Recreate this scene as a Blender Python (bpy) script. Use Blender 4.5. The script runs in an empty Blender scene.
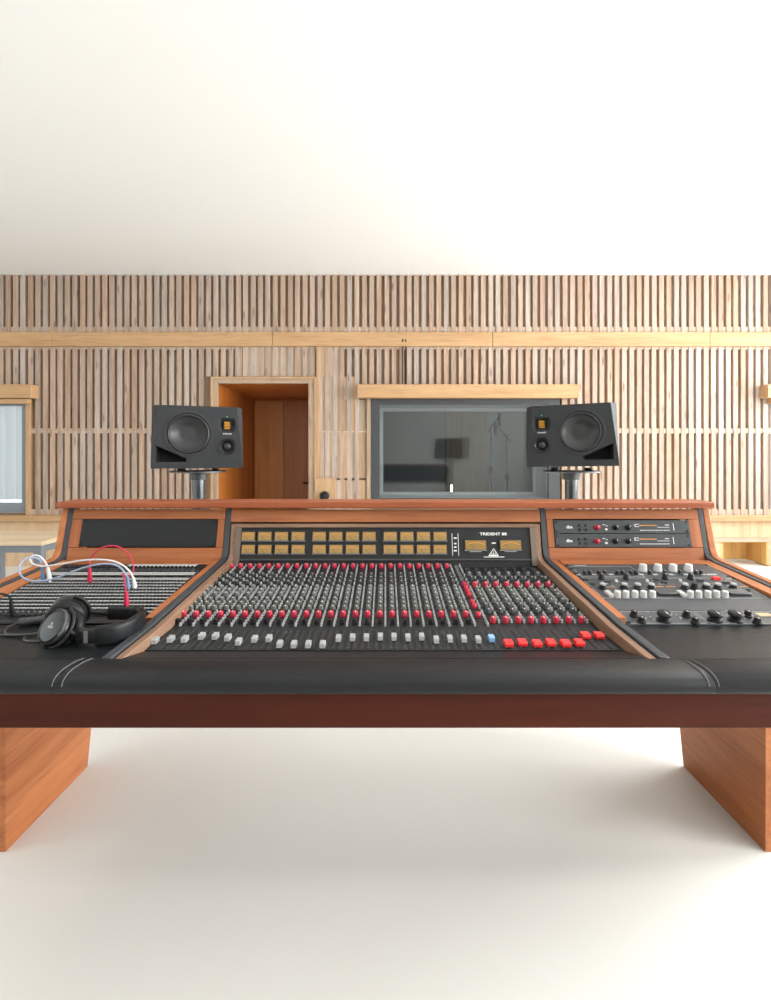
import bpy, bmesh, math, random
from mathutils import Matrix, Vector, Euler
random.seed(7)
SC = bpy.context.scene
COL = SC.collection
PI = math.pi
F, CX, HY, CZ = 480.0, 385.5, 455.0, 1.2      # focal length in px, principal column, horizon row, eye height

# ------------------------------------------------------------------ materials
def mat(name, col, rough=0.5, metal=0.0, emit=None, estr=1.0, coat=0.0, spec=0.5, sheen=0.0):
    m = bpy.data.materials.new(name); m.use_nodes = True
    b = m.node_tree.nodes['Principled BSDF']
    b.inputs['Base Color'].default_value = (*col, 1)
    b.inputs['Roughness'].default_value = rough
    b.inputs['Metallic'].default_value = metal
    b.inputs['Coat Weight'].default_value = coat
    b.inputs['Specular IOR Level'].default_value = spec
    b.inputs['Sheen Weight'].default_value = sheen
    if emit:
        b.inputs['Emission Color'].default_value = (*emit, 1)
        b.inputs['Emission Strength'].default_value = estr
    # fine procedural variation so that no surface is perfectly flat
    nt = m.node_tree
    tc = nt.nodes.new('ShaderNodeTexCoord'); nz = nt.nodes.new('ShaderNodeTexNoise')
    nz.inputs['Scale'].default_value = 60; nz.inputs['Detail'].default_value = 3
    nt.links.new(tc.outputs['Object'], nz.inputs['Vector'])
    mr = nt.nodes.new('ShaderNodeMapRange')
    mr.inputs['To Min'].default_value = max(0.02, rough - 0.06); mr.inputs['To Max'].default_value = min(1, rough + 0.06)
    nt.links.new(nz.outputs['Fac'], mr.inputs['Value']); nt.links.new(mr.outputs['Result'], b.inputs['Roughness'])
    return m

def wood(name, c1, c2, axis='x', k=1.0, rough=0.45, island=0.0, knots=0.0, coat=0.0, bump=0.0):
    m = bpy.data.materials.new(name); m.use_nodes = True
    nt = m.node_tree; N = nt.nodes.new; L = nt.links.new
    b = nt.nodes['Principled BSDF']; b.inputs['Coat Weight'].default_value = coat
    tc = N('ShaderNodeTexCoord'); mp = N('ShaderNodeMapping')
    s = {'x': (1.2, 22, 22), 'y': (22, 1.2, 22), 'z': (22, 22, 1.2)}[axis]
    mp.inputs['Scale'].default_value = tuple(v * k for v in s)
    L(tc.outputs['Object'], mp.inputs['Vector'])
    n1 = N('ShaderNodeTexNoise'); n1.inputs['Scale'].default_value = 1.6; n1.inputs['Detail'].default_value = 6; n1.inputs['Distortion'].default_value = 0.6
    n2 = N('ShaderNodeTexNoise'); n2.inputs['Scale'].default_value = 9; n2.inputs['Detail'].default_value = 2
    L(mp.outputs['Vector'], n1.inputs['Vector']); L(mp.outputs['Vector'], n2.inputs['Vector'])
    r = N('ShaderNodeValToRGB'); r.color_ramp.elements[0].color = (*c1, 1); r.color_ramp.elements[1].color = (*c2, 1)
    r.color_ramp.elements[0].position = 0.30; r.color_ramp.elements[1].position = 0.72
    L(n1.outputs['Fac'], r.inputs['Fac'])
    mx = N('ShaderNodeMix'); mx.data_type = 'RGBA'; mx.blend_type = 'MULTIPLY'
    mx.inputs['Factor'].default_value = 0.35
    L(r.outputs['Color'], mx.inputs['A']); 
    r2 = N('ShaderNodeValToRGB'); r2.color_ramp.elements[0].color = (.45, .4, .35, 1); r2.color_ramp.elements[1].color = (1, 1, 1, 1)
    r2.color_ramp.elements[0].position = 0.3; r2.color_ramp.elements[1].position = 0.5
    L(n2.outputs['Fac'], r2.inputs['Fac']); L(r2.outputs['Color'], mx.inputs['B'])
    out = mx.outputs['Result']
    if island:
        g = N('ShaderNodeNewGeometry'); hs = N('ShaderNodeHueSaturation')
        mv = N('ShaderNodeMapRange'); mv.inputs['To Min'].default_value = 1 - island; mv.inputs['To Max'].default_value = 1 + island * .6
        L(g.outputs['Random Per Island'], mv.inputs['Value']); L(mv.outputs['Result'], hs.inputs['Value'])
        ms = N('ShaderNodeMapRange'); ms.inputs['To Min'].default_value = 1.25; ms.inputs['To Max'].default_value = .7
        wn = N('ShaderNodeTexWhiteNoise'); wn.noise_dimensions = '1D'
        L(g.outputs['Random Per Island'], wn.inputs['W']); L(wn.outputs['Value'], ms.inputs['Value']); L(ms.outputs['Result'], hs.inputs['Saturation'])
        L(out, hs.inputs['Color']); out = hs.outputs['Color']
    if knots:
        mp2 = N('ShaderNodeMapping'); mp2.inputs['Scale'].default_value = {'z': (14, 14, 3), 'x': (3, 14, 14), 'y': (14, 3, 14)}[axis]
        L(tc.outputs['Object'], mp2.inputs['Vector'])
        vo = N('ShaderNodeTexVoronoi'); vo.inputs['Scale'].default_value = 1.0; L(mp2.outputs['Vector'], vo.inputs['Vector'])
        r3 = N('ShaderNodeValToRGB'); r3.color_ramp.elements[0].color = (.25, .17, .12, 1); r3.color_ramp.elements[1].color = (1, 1, 1, 1)
        r3.color_ramp.elements[0].position = 0.08; r3.color_ramp.elements[1].position = 0.2
        L(vo.outputs['Distance'], r3.inputs['Fac'])
        m3 = N('ShaderNodeMix'); m3.data_type = 'RGBA'; m3.blend_type = 'MULTIPLY'; m3.inputs['Factor'].default_value = knots
        L(out, m3.inputs['A']); L(r3.outputs['Color'], m3.inputs['B']); out = m3.outputs['Result']
    L(out, b.inputs['Base Color'])
    b.inputs['Roughness'].default_value = rough; b.inputs['Specular IOR Level'].default_value = .28
    if bump:
        bp = N('ShaderNodeBump'); bp.inputs['Strength'].default_value = bump; bp.inputs['Distance'].default_value = 0.002
        L(n1.outputs['Fac'], bp.inputs['Height']); L(bp.outputs['Normal'], b.inputs['Normal'])
    return m

def leather(name, col):
    m = mat(name, col, .42, spec=.26); nt = m.node_tree; b = nt.nodes['Principled BSDF']
    tc = nt.nodes.new('ShaderNodeTexCoord'); v = nt.nodes.new('ShaderNodeTexVoronoi'); v.inputs['Scale'].default_value = 700
    nt.links.new(tc.outputs['Object'], v.inputs['Vector'])
    bp = nt.nodes.new('ShaderNodeBump'); bp.inputs['Strength'].default_value = .12; bp.inputs['Distance'].default_value = .001
    nt.links.new(v.outputs['Distance'], bp.inputs['Height']); nt.links.new(bp.outputs['Normal'], b.inputs['Normal'])
    return m

def glass(name, tint=(1, 1, 1), refl=1.0):
    m = bpy.data.materials.new(name); m.use_nodes = True
    nt = m.node_tree; nt.nodes.clear(); N = nt.nodes.new
    o = N('ShaderNodeOutputMaterial'); t = N('ShaderNodeBsdfTransparent'); g = N('ShaderNodeBsdfGlossy'); mx = N('ShaderNodeMixShader'); fr = N('ShaderNodeFresnel')
    t.inputs['Color'].default_value = (*tint, 1); g.inputs['Roughness'].default_value = .03; fr.inputs['IOR'].default_value = 1.5
    ml = N('ShaderNodeMath'); ml.operation = 'MULTIPLY'; ml.inputs[1].default_value = refl
    nt.links.new(fr.outputs[0], ml.inputs[0]); nt.links.new(ml.outputs[0], mx.inputs[0])
    nt.links.new(t.outputs[0], mx.inputs[1]); nt.links.new(g.outputs[0], mx.inputs[2]); nt.links.new(mx.outputs[0], o.inputs[0])
    return m

M = {}
M['slat'] = wood('slat_wood', (.395, .285, .222), (.555, .433, .355), 'z', .8, .6, island=.13, knots=.55)
M['batten'] = wood('batten_wood', (.52, .385, .28), (.62, .48, .36), 'x', .6, .6)
M['backing'] = wood('backing_board', (.28, .19, .13), (.38, .27, .195), 'z', .5, .7)
M['filler'] = wood('filler_board', (.40, .28, .19), (.52, .38, .27), 'z', .7, .65, island=.25)
M['trim'] = wood('trim_wood', (.48, .28, .135), (.58, .37, .20), 'x', .35, .45, coat=.1)
M['trimz'] = wood('trim_wood_upright', (.46, .28, .15), (.58, .39, .23), 'z', .4, .5)
M['casing'] = wood('casing_wood', (.36, .25, .17), (.50, .37, .27), 'z', .6, .6, knots=.3)
M['casingx'] = wood('casing_wood_across', (.36, .25, .17), (.50, .37, .27), 'x', .6, .6)
M['plinth'] = wood('plinth_wood', (.62, .42, .25), (.74, .54, .36), 'z', .4, .55)
M['alcove'] = wood('alcove_plywood', (.42, .125, .022), (.56, .195, .040), 'z', .15, .4, coat=.1)
M['doorw'] = wood('alcove_door_veneer', (.44, .175, .055), (.56, .25, .085), 'z', .12, .35, coat=.2)
M['niche'] = wood('niche_plywood', (.72, .42, .14), (.82, .52, .20), 'z', .2, .5)
M['deskx'] = wood('desk_oak', (.27, .082, .030), (.44, .160, .064), 'x', .55, .45, bump=.1)
M['deskz'] = wood('desk_oak_upright', (.27, .082, .030), (.44, .160, .064), 'z', .55, .45)
M['desky'] = wood('desk_oak_along', (.33, .105, .036), (.50, .185, .070), 'y', .55, .45)
M['desktop'] = wood('desk_top_oak', (.25, .062, .024), (.36, .10, .040), 'x', .4, .4)
M['fascia'] = wood('desk_front_oak_shaded', (.038, .0065, .0026), (.07, .0125, .005), 'x', .5, .6)  # desk oak darkened in colour for the shade under the armrest
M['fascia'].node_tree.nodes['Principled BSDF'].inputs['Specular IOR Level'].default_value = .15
M['cheek'] = wood('cheek_walnut', (.22, .125, .08), (.32, .19, .125), 'y', .6, .45)
M['floor'] = mat('pale_floor', (.82, .80, .77), .55)
M['ceil'] = mat('white_plaster', (.88, .88, .87), .9)
M['plaster'] = mat('warm_plaster', (.80, .78, .75), .9)
M['leather'] = leather('black_leather', (.0075, .0092, .0105))
M['strip'] = mat('black_edge_strip', (.032, .036, .042), .5)
M['black'] = mat('black_plastic', (.011, .011, .012), .5, spec=.35)
M['blackm'] = mat('matt_black', (.006, .006, .007), .8)
M['panel'] = mat('black_panel', (.014, .016, .018), .42, spec=.3)
M['module'] = mat('module_panel', (.016, .018, .020), .5, spec=.3)
M['gear'] = mat('gear_faceplate', (.062, .069, .077), .4, .2)
M['gearb'] = mat('gear_blank_plate', (.045, .051, .057), .42)
M['spk'] = mat('speaker_black', (.026, .028, .0315), .66, spec=.3)
M['cone'] = mat('speaker_cone', (.024, .025, .027), .38, spec=.4)
M['rubber'] = mat('speaker_rubber', (.012, .012, .013), .45)
M['gold'] = mat('gold_foil', (.60, .28, .03), .4, .4)
M['steel'] = mat('brushed_steel', (.42, .43, .45), .3, .9)
M['dsteel'] = mat('dark_steel', (.10, .105, .11), .35, .7)
M['polem'] = mat('pole_steel', (.13, .14, .15), .22, .85)
M['greysteel'] = mat('grey_painted_steel', (.17, .19, .22), .5)
M['white'] = mat('white_plastic', (.54, .54, .53), .45)
M['cap'] = mat('light_grey_cap', (.36, .37, .375), .5)
M['grey'] = mat('grey_cap', (.13, .137, .138), .5)
M['dgrey'] = mat('dark_cap', (.045, .048, .05), .5)
M['olive'] = mat('olive_cap', (.105, .112, .098), .5)
M['red'] = mat('red_cap', (.48, .014, .045), .45)
M['sred'] = mat('scarlet_cap', (.85, .03, .03), .4)
M['blue'] = mat('blue_cap', (.22, .42, .70), .45)
M['print'] = mat('printed_white', (.78, .78, .76), .6)
M['label'] = mat('label_strip', (.46, .46, .45), .6)
M['orange'] = mat('printed_orange', (.75, .30, .06), .6)
M['amber'] = mat('amber_meter_face', (.33, .20, .062), .5)
M['amberd'] = mat('amber_large_meter_face', (.27, .16, .035), .5)
M['led'] = mat('green_light', (.05, .5, .1), .4, emit=(.1, 1, .25), estr=1.2)
M['frame'] = mat('dark_window_frame', (.045, .050, .056), .45)
M['reveal'] = mat('grey_reveal', (.50, .52, .54), .6)
M['wframe'] = mat('grey_window_frame', (.22, .25, .28), .5)
M['booth'] = mat('booth_grey', (.20, .215, .225), .9)
M['boothw'] = wood('booth_wood', (.20, .16, .13), (.26, .21, .17), 'z', .3, .8)
M['glass'] = glass('clear_glass', (.96, .98, .97), .8)
M['bglass'] = glass('booth_glass', (.93, .95, .95), .7)
M['lamp'] = mat('glint_tube', (1, 1, 1), .4, emit=(1, 1, 1), estr=8)  # glow of the tube that stands in for a reflection
M['hp'] = mat('headphone_black', (.010, .010, .011), .33, spec=.5)
M['hcord'] = mat('headphone_cord', (.05, .05, .053), .35)
M['diffuser'] = mat('lamp_diffuser', (.9, .9, .88), .6, emit=(1, .97, .92), estr=4)
M['sheer'] = mat('sheer_curtain', (.72, .74, .75), .8)
M['wcable'] = mat('white_cable', (.66, .64, .63), .45)
M['bcable'] = mat('blue_cable', (.27, .32, .45), .45)
M['rcable'] = mat('red_cable', (.50, .014, .06), .45)
M['bplug'] = mat('blue_plug', (.13, .20, .33), .45)
M['tabletop'] = wood('table_top_oak', (.62, .47, .31), (.74, .59, .42), 'x', .4, .5)

# ------------------------------------------------------------------ mesh builder
class MB:
    def __init__(s): s.v = []; s.f = []; s.m = []
    def add(s, vs, fs, m=0, T=None):
        b = len(s.v)
        s.v += [tuple((T @ Vector(p)) if T else p) for p in vs]
        for f in fs: s.f.append([b + i for i in f]); s.m.append(m)
        return s
    def box(s, x0, x1, y0, y1, z0, z1, m=0, T=None):
        vs = [(x0,y0,z0),(x1,y0,z0),(x1,y1,z0),(x0,y1,z0),(x0,y0,z1),(x1,y0,z1),(x1,y1,z1),(x0,y1,z1)]
        return s.add(vs, [(0,3,2,1),(4,5,6,7),(0,1,5,4),(1,2,6,5),(2,3,7,6),(3,0,4,7)], m, T)
    def lathe(s, prof, n=20, m=0, T=None, caps=True):
        # prof: (radius, z) along local z
        vs = []; fs = []
        for r, z in prof:
            for i in range(n):
                a = 2*PI*i/n; vs.append((r*math.cos(a), r*math.sin(a), z))
        for j in range(len(prof)-1):
            for i in range(n):
                k = (i+1) % n; fs.append((j*n+i, j*n+k, (j+1)*n+k, (j+1)*n+i))
        if caps:
            fs.append(tuple(range(n))[::-1]); fs.append(tuple((len(prof)-1)*n+i for i in range(n)))
        return s.add(vs, fs, m, T)
    def cyl(s, p0, p1, r0, r1=None, n=14, m=0):
        p0, p1 = Vector(p0), Vector(p1); d = p1-p0; r1 = r0 if r1 is None else r1
        T = Matrix.Translation(p0) @ d.to_track_quat('Z', 'Y').to_matrix().to_4x4()
        return s.lathe([(r0, 0), (r1, d.length)], n, m, T)
    def prism(s, prof, a0, a1, ax='x', m=0, T=None):
        n = len(prof)
        if ax == 'x': vs = [(a0,p,q) for p,q in prof] + [(a1,p,q) for p,q in prof]
        elif ax == 'y': vs = [(p,a0,q) for p,q in prof] + [(p,a1,q) for p,q in prof]
        else: vs = [(p,q,a0) for p,q in prof] + [(p,q,a1) for p,q in prof]
        fs = [tuple(range(n))[::-1], tuple(range(n, 2*n))] + [(i,(i+1)%n,n+(i+1)%n,n+i) for i in range(n)]
        return s.add(vs, fs, m, T)
    def ribbon(s, path, t, x0, x1, m=0):
        # a bar following a (y,z) polyline, t thick downward/backward, from x0 to x1
        top = [Vector(p) for p in path]; bot = []
        for i, p in enumerate(top):
            a = top[max(0, i-1)]; b = top[min(len(top)-1, i+1)]
            d = (b-a).normalized(); nrm = Vector((-d.y, d.x))
            bot.append(p - nrm*t)
        for i in range(len(top)-1):
            pass
        n = len(top); vs = []
        for x in (x0, x1):
            vs += [(x, p.x, p.y) for p in top] + [(x, p.x, p.y) for p in bot]
        fs = []
        for i in range(n-1):
            fs += [(i,i+1,2*n+i+1,2*n+i), (n+i,3*n+i,3*n+i+1,n+i+1), (i,n+i,n+i+1,i+1), (2*n+i,2*n+i+1,3*n+i+1,3*n+i)]
        fs += [(0,2*n,3*n,n), (n-1,2*n-1,4*n-1,3*n-1)]
        return s.add(vs, fs, m)
    def sweep(s, path, prof, m=0, closed_prof=True, up=Vector((0,0,1))):
        P = [Vector(p) for p in path]; n = len(prof); vs = []; fs = []
        for i, p in enumerate(P):
            d = (P[min(i+1, len(P)-1)] - P[max(i-1, 0)]).normalized()
            side = d.cross(up).normalized(); u2 = side.cross(d).normalized()
            for a, b in prof: vs.append(tuple(p + side*a + u2*b))
        for i in range(len(P)-1):
            for j in range(n):
                k = (j+1) % n; fs.append((i*n+j, i*n+k, (i+1)*n+k, (i+1)*n+j))
        fs.append(tuple(range(n))[::-1]); fs.append(tuple((len(P)-1)*n+j for j in range(n)))
        return s.add(vs, fs, m)
    def tube(s, path, r, n=8, m=0, sub=6):
        P = smooth(path, sub) if sub else [Vector(p) for p in path]
        vs = []; fs = []; up = None
        for i, p in enumerate(P):
            d = (P[min(i+1, len(P)-1)] - P[max(i-1, 0)]).normalized()
            if up is None: up = Vector((0,0,1)) if abs(d.z) < .9 else Vector((1,0,0))
            side = d.cross(up).normalized(); up = side.cross(d).normalized()
            for j in range(n):
                a = 2*PI*j/n; vs.append(tuple(p + side*(r*math.cos(a)) + up*(r*math.sin(a))))
        for i in range(len(P)-1):
            for j in range(n):
                k = (j+1) % n; fs.append((i*n+j, i*n+k, (i+1)*n+k, (i+1)*n+j))
        fs.append(tuple(range(n))[::-1]); fs.append(tuple((len(P)-1)*n+j for j in range(n)))
        return s.add(vs, fs, m)
    def plate(s, outer, holes, m=0, fn=None):
        # flat polygon with holes in (a,b); fn maps (a,b) to 3D
        bm = bmesh.new(); ed = []
        for loop in [outer] + holes:
            vv = [bm.verts.new((a, 0, b)) for a, b in loop]
            for i in range(len(vv)): ed.append(bm.edges.new((vv[i], vv[(i+1) % len(vv)])))
        bmesh.ops.triangle_fill(bm, edges=ed, use_beauty=True, use_dissolve=False)
        bm.verts.index_update()
        vs = [fn(v.co.x, v.co.z) for v in bm.verts]; fs = [tuple(v.index for v in f.verts) for f in bm.faces]
        bm.free(); return s.add(vs, fs, m)
    def mesh(s, name, mats, smooth_ang=35, weld=False):
        me = bpy.data.meshes.new(name); me.from_pydata(s.v, [], s.f)
        for m in (mats if isinstance(mats, (list, tuple)) else [mats]): me.materials.append(m)
        me.polygons.foreach_set('material_index', s.m)
        bm = bmesh.new(); bm.from_mesh(me)
        if weld: bmesh.ops.remove_doubles(bm, verts=bm.verts, dist=1e-5)
        bmesh.ops.recalc_face_normals(bm, faces=bm.faces); bm.to_mesh(me); bm.free()
        if smooth_ang:
            me.polygons.foreach_set('use_smooth', [True]*len(me.polygons)); me.set_sharp_from_angle(angle=math.radians(smooth_ang))
        me.update(); return me
    def build(s, name, mats, parent=None, T=None, bevel=0, **kw):
        return link(name, s.mesh(name, mats, **kw), parent, T, bevel)

def smooth(path, sub=6):
    P = [Vector(p) for p in path]; out = []
    for i in range(len(P)-1):
        a, b, c, d = P[max(i-1,0)], P[i], P[i+1], P[min(i+2,len(P)-1)]
        for k in range(sub):
            t = k/sub
            out.append(.5*((2*b) + (c-a)*t + (2*a-5*b+4*c-d)*t*t + (3*b-a-3*c+d)*t**3))
    out.append(P[-1]); return out

W = {}
def link(name, me, parent=None, T=None, bevel=0):
    """T is the world matrix of the object (identity: the mesh is in world coordinates)."""
    o = bpy.data.objects.new(name, me); COL.objects.link(o)
    T = Matrix.Identity(4) if T is None else T
    W[o] = T.copy()
    if parent is not None:
        o.parent = parent; o.matrix_local = W[parent].inverted() @ T
    else: o.matrix_local = T
    if bevel:
        b = o.modifiers.new('edges', 'BEVEL'); b.width = bevel; b.segments = 2; b.limit_method = 'ANGLE'
    return o

def thing(name, label, cat, T=None, group=None):
    o = bpy.data.objects.new(name, None); COL.objects.link(o); o.empty_display_size = .05
    T = Matrix.Identity(4) if T is None else T
    o.matrix_local = T; W[o] = T.copy()
    o['label'] = label; o['category'] = cat
    if group: o['group'] = group
    return o
def tag(o, label, cat, group=None):
    o['label'] = label; o['category'] = cat
    if group: o['group'] = group
    return o
def struct(o): o['kind'] = 'structure'; return o
def stuff(o): o['kind'] = 'stuff'; return o
def copy_tree(o, T, parent=None):
    c = o.copy(); COL.objects.link(c); W[c] = T.copy()
    if parent is not None: c.parent = parent; c.matrix_local = W[parent].inverted() @ T
    else: c.matrix_local = T
    for ch in [x for x in W if x.parent == o]:
        copy_tree(ch, T @ W[o].inverted() @ W[ch], c)
    return c
def Tr(x, y, z): return Matrix.Translation((x, y, z))
def Rx(a): return Matrix.Rotation(a, 4, 'X')
def Ry(a): return Matrix.Rotation(a, 4, 'Y')
def Rz(a): return Matrix.Rotation(a, 4, 'Z')
def P(px, py, d): return Vector(((px-CX)/F*d, d, CZ-(py-HY)/F*d))

def text_mesh(txt, size, extrude=.0004, bold=0.0, align='CENTER'):
    cu = bpy.data.curves.new('lettering', 'FONT'); cu.body = txt; cu.size = size; cu.extrude = extrude; cu.offset = bold
    cu.align_x = align; cu.align_y = 'CENTER'
    o = bpy.data.objects.new('lettering', cu); COL.objects.link(o)
    dg = bpy.context.evaluated_depsgraph_get()
    me = bpy.data.meshes.new_from_object(o.evaluated_get(dg)); 
    bpy.data.objects.remove(o); me.name = 'lettering'; return me

# ------------------------------------------------------------------ room
D = 5.2; PM = F/D                                   # front wall distance, px per metre there
def wx(px, off=0): return (px-CX)/F*(D-off)
def wz(py, off=0): return CZ-(py-HY)/F*(D-off)
HALF, BACK, CEIL = 5.6, -3.0, wz(276)
def grid_wall(bounds, holes):
    """cells (a0,a1,b0,b1) of a rectangle that stay solid around rectangular holes"""
    a0, a1, b0, b1 = bounds
    A = sorted({a0, a1, *[v for h in holes for v in h[:2] if a0 < v < a1]}); B = sorted({b0, b1, *[v for h in holes for v in h[2:] if b0 < v < b1]})
    for i in range(len(A)-1):
        for j in range(len(B)-1):
            ca, cb = (A[i]+A[i+1])/2, (B[j]+B[j+1])/2
            if not any(h[0] < ca < h[1] and h[2] < cb < h[3] for h in holes): yield A[i], A[i+1], B[j], B[j+1]

dx0, dx1, dzt = wx(218), wx(310), wz(383.5)          # alcove opening
w2 = (wx(379.8), wx(547), wz(498), wz(405))          # booth window
w1 = (-5.35, wx(28.5), wz(511), wz(401))             # daylight window, left
w3 = (wx(772), 5.35, wz(511), wz(401))
nich = (wx(722), wx(765), .012, wz(542))
grow = lambda h, g: (h[0]-g, h[1]+g, h[2]-g, h[3]+g)
holes = [(dx0-.05, dx1+.05, 0, dzt+.05), grow(w2, .02), grow(w1, .02), grow(w3, .02), (nich[0]-.02, nich[1]+.02, 0, nich[3]+.02)]
b = MB()
for x0, x1, z0, z1 in grid_wall((-HALF, HALF, 0, CEIL), holes): b.box(x0, x1, D, D+.16, z0, z1)
wall = struct(b.build('wall_front', M['backing'], smooth_ang=0))
# lower wainscot skin
b = MB()
zs = wz(521)
for x0, x1, z0, z1 in grid_wall((-HALF, HALF, .0, zs), [(dx0-.08, dx1+.08, 0, 5), (nich[0]-.02, nich[1]+.02, 0, nich[3]+.02)]): b.box(x0, x1, D-.02, D-.001, z0, z1)
struct(b.build('wall_wainscot', M['plinth'], smooth_ang=0))
# sill under the slats
b = MB()
for x0, x1 in ((-HALF, wx(211)), (wx(317), HALF)): b.box(x0, x1, D-.075, D-.001, wz(521.5, .075), wz(515.5, .075))
struct(b.build('trim_sill', M['trim'], bevel=.006))
b = MB()
for x0, x1 in ((wx(700), HALF),): b.box(x0, x1, D-.035, D-.021, wz(541.5), wz(537))
struct(b.build('trim_ledge', M['batten']))
# slats
sd = .038; pitch = 7.43/F*(D-sd); sw = .0485
b = MB(); xs = -HALF+.03
# openings the slats stop at: (x0, x1, bottom, top)
cut = [(wx(211.0), wx(316.5), 0, wz(377)), (wx(366.5), wx(566), 0, wz(391)), (-HALF, wx(31.5), 0, wz(391)), (wx(769), HALF, 0, wz(391))]
zrail0, zrail1 = wz(346, .075), wz(332, .075)
x = wx(3.2) - 12*pitch
slx = []
while x < HALF-.05:
    slx.append(x); x += pitch
rs = random.Random(3)
for x in slx:
    j = rs.uniform(-.003, .003)
    b.box(x-sw/2+j, x+sw/2+j, D-sd, D-.0005, zrail1-.01, CEIL)
    z0 = wz(516)
    for c in cut:
        if c[0] < x+sw/2 and c[1] > x-sw/2: z0 = max(z0, c[3])
    zz = wz(431)
    if z0 < zz-.1:
        b.box(x-sw/2+j, x+sw/2+j, D-sd, D-.0005, z0, zz-.001)
        j2 = rs.uniform(-.003, .003)
        b.box(x-sw/2+j2, x+sw/2+j2, D-sd, D-.0005, zz+.001, zrail0+.01)
    else: b.box(x-sw/2+j, x+sw/2+j, D-sd, D-.0005, z0, zrail0+.01)
o = struct(b.build('slat_cladding', M['slat'], wall, smooth_ang=0))
# horizontal battens seen between the slats
b = MB()
def batten(py0, py1):
    z0, z1 = wz(py1), wz(py0)
    for x0, x1, a, c in grid_wall((-HALF, HALF, z0, z1), [(q[0], q[1], q[2]-1, q[3]) for q in cut]): b.box(x0, x1, D-.031, D-.001, a, c)
for py0, py1 in ((327.5, 332.5), (345.5, 350), (428.5, 433.5), (509, 515.5)): batten(py0, py1)
struct(b.build('batten_rows', M['batten'], wall, smooth_ang=0))
# flush filler boards around the alcove
b = MB()
for x0p, x1p, y0p, y1p in ((236, 316, 347, 377), (317, 356, 377, 516), (330, 366, 400, 516), (317, 343, 347, 377)):
    n = max(1, round((x1p-x0p)/7.43))
    for i in range(n):
        for (ya, yb) in ((y0p, min(y1p, 431)), (432.5, min(y1p, 478)), (480, y1p)):
            if yb-ya > 8: b.box(wx(x0p+(x1p-x0p)*i/n), wx(x0p+(x1p-x0p)*(i+1)/n)-.002, D-.030-.008*rs.random(), D-.002, wz(yb), wz(ya))
struct(b.build('filler_boards', M['filler'], wall, smooth_ang=0))
# picture rail in boards
for i, (a, c) in enumerate(((-HALF, wx(51.5, .075)), (wx(51.7, .075), wx(272.3, .075)), (wx(272.7, .075), wx(492.3, .075)), (wx(492.7, .075), wx(710, .075)), (wx(710.3, .075), HALF))):
    struct(MB().box(a, c, D-.075, D-sd+.004, zrail0, zrail1).build('trim_%d' % (i+1), M['trim'], bevel=.003))
# header boxes over the three windows
for nm, a, c, c2 in (('trim_header_middle', wx(357.3, .15), wx(579.5, .15), None), ('trim_header_left', -5.5, wx(31.3, .15), wx(27.5, .10)), ('trim_header_right', wx(768, .15), 5.5, wx(771.5, .10))):
    b = MB().box(a, c, D-.15, D-sd-.001, wz(397.7, .15), wz(384.2, .15))
    if nm == 'trim_header_left': b.box(a, c2, D-.10, D-sd-.001, wz(403.5, .1), wz(398, .15)-.0005)
    if nm == 'trim_header_right': b.box(c2, c, D-.10, D-sd-.001, wz(403.5, .1), wz(398, .15)-.0005)
    struct(b.build(nm, M['trim'], bevel=.004))
# alcove: lining, casing, door
DB = 6.65
b = MB()
b.box(dx0-.05, dx0-.002, D+.0, DB, 0, dzt+.05).box(dx1+.002, dx1+.05, D+.0, DB, 0, dzt+.05)
b.box(dx0-.002, dx1+.002, D+.0, DB, dzt, dzt+.05)
b.box(dx0-.05, dx1+.05, DB+.002, DB+.05, 0, dzt+.05)
struct(b.build('wall_alcove', M['alcove'], smooth_ang=0))
b = MB()
XJ = P(283.5, 400, DB-.045).x
b.box(dx0+.01, XJ, DB-.045, DB, .012, dzt-.03).box(XJ+.004, dx1-.01, DB-.045, DB, .012, dzt-.03, 1)
dr = struct(b.build('door_1', [M['doorw'], wood('door_leaf', (.34, .12, .035), (.44, .17, .055), 'z', .12, .35, coat=.2)], bevel=.003))
b = MB(); hp = P(308, 483, DB-.08)
b.cyl((hp.x, DB-.045, hp.z), (hp.x, DB-.09, hp.z), .012).cyl((hp.x+.01, DB-.085, hp.z), (hp.x-.065, DB-.085, hp.z), .011)
b.build('door_handle', M['blackm'], dr)
b = MB()
o_, i_ = (wx(211, .055), wx(316.5, .055), wz(376.8, .055)), (dx0+.008, dx1-.008, dzt-.006)
b.box(o_[0], i_[0], D-.055, D+.0, 0, o_[2]).box(i_[1], o_[1], D-.055, D+.0, 0, o_[2])
b.box(i_[0], i_[1], D-.055, D+.0, i_[2], o_[2], 1)
b.box(o_[0], o_[0]+.022, D-.068, D-.055, 0, o_[2], 2).box(o_[1]-.022, o_[1], D-.068, D-.055, 0, o_[2], 2).box(o_[0]+.022, o_[1]-.022, D-.068, D-.055, o_[2]-.022, o_[2], 2)
struct(b.build('trim_doorway', [M['casing'], M['casingx'], M['trimz']], smooth_ang=0))
struct(MB().box(wx(317.3), wx(319.5), D-.055, D-sd+.01, wz(478), zrail0).build('trim_cover_strip', M['trimz']))
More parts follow.
